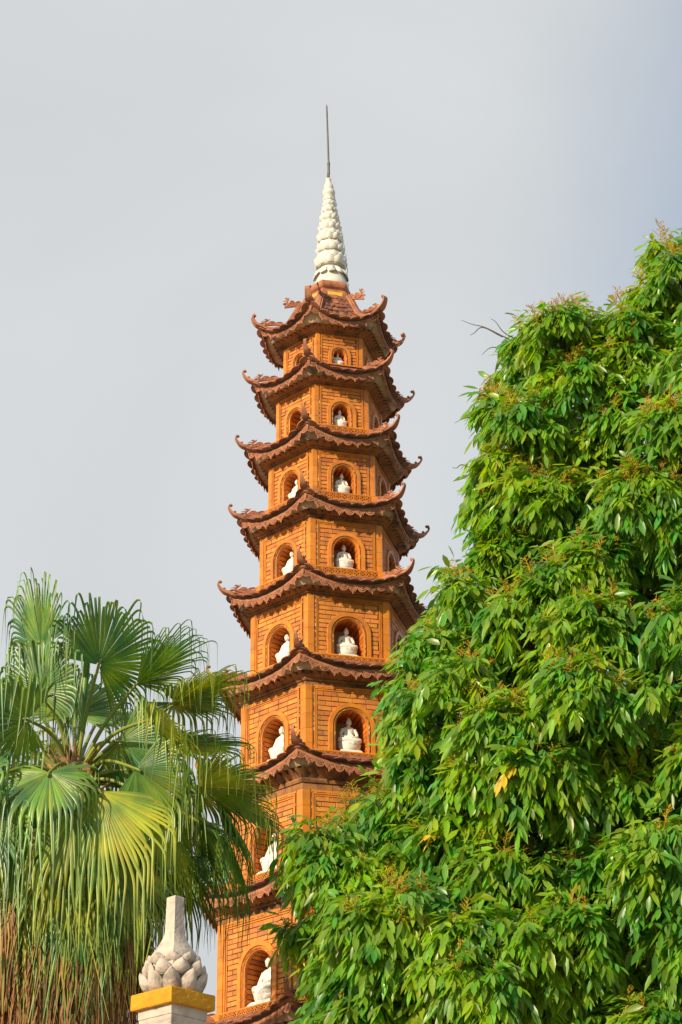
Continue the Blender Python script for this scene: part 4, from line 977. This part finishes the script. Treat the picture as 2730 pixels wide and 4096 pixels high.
for lid in np.unique(ids):
    msk = idxs[ids == lid]; v_, f_ = leaf_arr(msk); old = random.random() < .015; o = bpy.data.objects.new('leaf', arr_mesh('leaf', v_, f_, M['oldleaf' if old else 'leaf'])); C.objects.link(o); o.parent = tree
    if old: o['label'] = 'yellowed old leaf'
print('leaflets', len(LB), 'leaves', len(leaf_c), 'lobes', len(lobes), 'flowers', len(flowers))
# flower panicles
def panicle(seed):
    r = random.Random(seed); mb = MB(); tube(mb, [(0, 0, 0), (.03, .01, .5), (.0, 0, 1.0)], [.018, .014, .008], 4)
    for i in range(15):
        z = .18 + .8 * i / 15; q = r.uniform(0, 6.28); L = .42 * (1 - z * .75) + .05; o = np.array([math.cos(q), math.sin(q), .55]); b = np.array([0, 0, z])
        tube(mb, [b, b + o * L * .5, b + o * L + [0, 0, L * .12]], [.011, .009, .006], 4)
        for t in (.4, .6, .8, 1.0):
            c = b + o * L * t + np.array([r.uniform(-.03, .03), r.uniform(-.03, .03), r.uniform(0, .05)]); s = r.uniform(.016, .03)
            mb.add([c + np.array(v) * s for v in ((1, 0, 0), (-1, 0, 0), (0, 1, 0), (0, -1, 0), (0, 0, 1), (0, 0, -1))], [(0, 2, 4), (2, 1, 4), (1, 3, 4), (3, 0, 4), (2, 0, 5), (1, 2, 5), (3, 1, 5), (0, 3, 5)])
    return mb
PANB = [panicle(i) for i in range(4)]; PAN = [p.mesh('flower_spray', M['flower']) for p in PANB]
# sprays that break the outline
for (x, y) in [(1210, 690), (1240, 700), (1322, 655), (1385, 660), (1290, 668), (1100, 850), (1085, 875), (1160, 775), (1490, 500), (1455, 590), (1045, 1250), (1000, 1320), (1060, 1080), (950, 1430), (905, 1500), (880, 1600), (790, 1790), (830, 1790), (770, 1800), (740, 2110), (1305, 662), (1400, 668)]:
    s = 2730 / 1568; P = at(x * s + 50, y * s + 100, 16.7); flowers.append((P, unit(np.array([rng.normal(0, .2), rng.normal(0, .2), 1])), rng.uniform(.17, .24)))
rest_f = MB(); random.shuffle(flowers)
for P, d, L in flowers[290:]:
    qz = Vector(d).to_track_quat('Z', 'Y').to_matrix().to_4x4(); me = random.choice(PANB); add_xf(rest_f, np.concatenate(me.v), me.f, Matrix.Translation(Vector(P - tb)) @ qz @ Matrix.Scale(L, 4))
if rest_f.v: rest_f.build('flower_sprays', M['flower'], tree, kind='stuff')
for P, d, L in flowers[:290]:
    qz = Vector(d).to_track_quat('Z', 'Y').to_matrix().to_4x4(); inst('flower_spray', random.choice(PAN), tree, Matrix.Translation(Vector(P - tb)) @ qz @ Matrix.Scale(L, 4))
# trunk and limbs
mb = MB(); P = catmull([(0, 0, 0), (.05, 0, 1.5), (-.1, -.1, 3.2), (-.15, -.1, 5.0), (0, -.2, 7.0), (-.1, -.2, 9.0), (-.3, -.3, 10.6)], 5); tube(mb, P, np.linspace(.26, .02, len(P)), 10); mb.build('trunk', M['bark'], tree, smooth=True)
lim = 0
for (px, py, Y, r, layer, seen) in lobes:
    c = at(px, py, Y) - tb
    if not (layer == 0 or rr_.random() < .3): continue
    z0 = max(1.8, min(10, c[2] - 1.2)); st = np.array([0, -.1, z0]); mid = st * .45 + c * .55 + np.array([0, .1, .15])
    mb = MB(); P = catmull([st, mid, c], 5); tube(mb, P, np.linspace(.035, .008, len(P)), 6)
    for q in range(4):
        e = c + unit(rng.normal(0, 1, 3)) * r * .8; tube(mb, [c * .8 + mid * .2, (c + e) / 2 + [0, 0, .03], e], [.014, .009, .004], 5)
    mb.build('limb', M['bark'], tree, smooth=True); lim += 1
s = 2730 / 1568
for tw in ([(1155, 772), (1115, 752), (1085, 745), (1060, 735)], [(1110, 752), (1090, 765), (1080, 770)], [(1090, 960), (1065, 962), (1045, 972)], [(1145, 800), (1125, 800), (1108, 815)], [(1160, 765), (1140, 740), (1128, 732)], [(1065, 1068), (1050, 1075), (1040, 1074)]):
    mb = MB(); P = catmull([at(x * s, y * s, 16.8) - tb for x, y in [(tw[0][0] + 45, tw[0][1] + 22)] + tw], 4); tube(mb, P, np.linspace(.0065, .0018, len(P)), 5); mb.build('twig', M['bark'], tree)

# ================================================================== SMALL TREE BEHIND THE PALM
SB = at(90, 3100, 23); shr = empty('small_tree', (SB[0], SB[1], 0), 'small-leaved tree just showing behind the palm fronds', 'tree')
sb = np.array([SB[0], SB[1], 0]); n = 5200
cc = np.array([at(x, y, Y) for x, y, Y in ((60, 3120, 23), (180, 3080, 23.2), (-120, 3150, 23), (120, 3230, 22.8), (-20, 3290, 23), (230, 3180, 23.3), (0, 3420, 23.1), (200, 3400, 23))]); ci = rng.integers(0, len(cc), n)
B = cc[ci] + unit(rng.normal(0, 1, (n, 3))) * (rng.uniform(.1, 1, n) ** .6 * .42)[:, None] - sb
D_ = unit(rng.normal(0, 1, (n, 3)) + [0, 0, -.5]); S_ = unit(np.cross(D_, rng.normal(0, 1, (n, 3)))); l = rng.uniform(.04, .075, n)[:, None]
Vv = np.stack([B, B + D_ * l * .5 + S_ * l * .27, B + D_ * l, B + D_ * l * .5 - S_ * l * .27], 1).reshape(-1, 3); Ff = np.arange(n * 4).reshape(-1, 4)
fo = bpy.data.objects.new('foliage', arr_mesh('foliage', Vv, Ff, M['shrub'])); C.objects.link(fo); fo.parent = shr; fo['kind'] = 'stuff'
mb = MB(); tube(mb, catmull([(0, 0, 0), (.1, 0, 3), (0, 0, 6), (0, 0, SB[2])], 4), np.linspace(.14, .03, 13), 8); mb.build('trunk', M['bark'], shr, smooth=True)
for c in cc: mb = MB(); tube(mb, catmull([(0, 0, SB[2] - 2.0), (c - sb) * .6 + np.array([0, 0, .4 * (SB[2] - 2)]), c - sb], 4), np.linspace(.05, .01, 9), 6); mb.build('limb', M['bark'], shr, smooth=True)
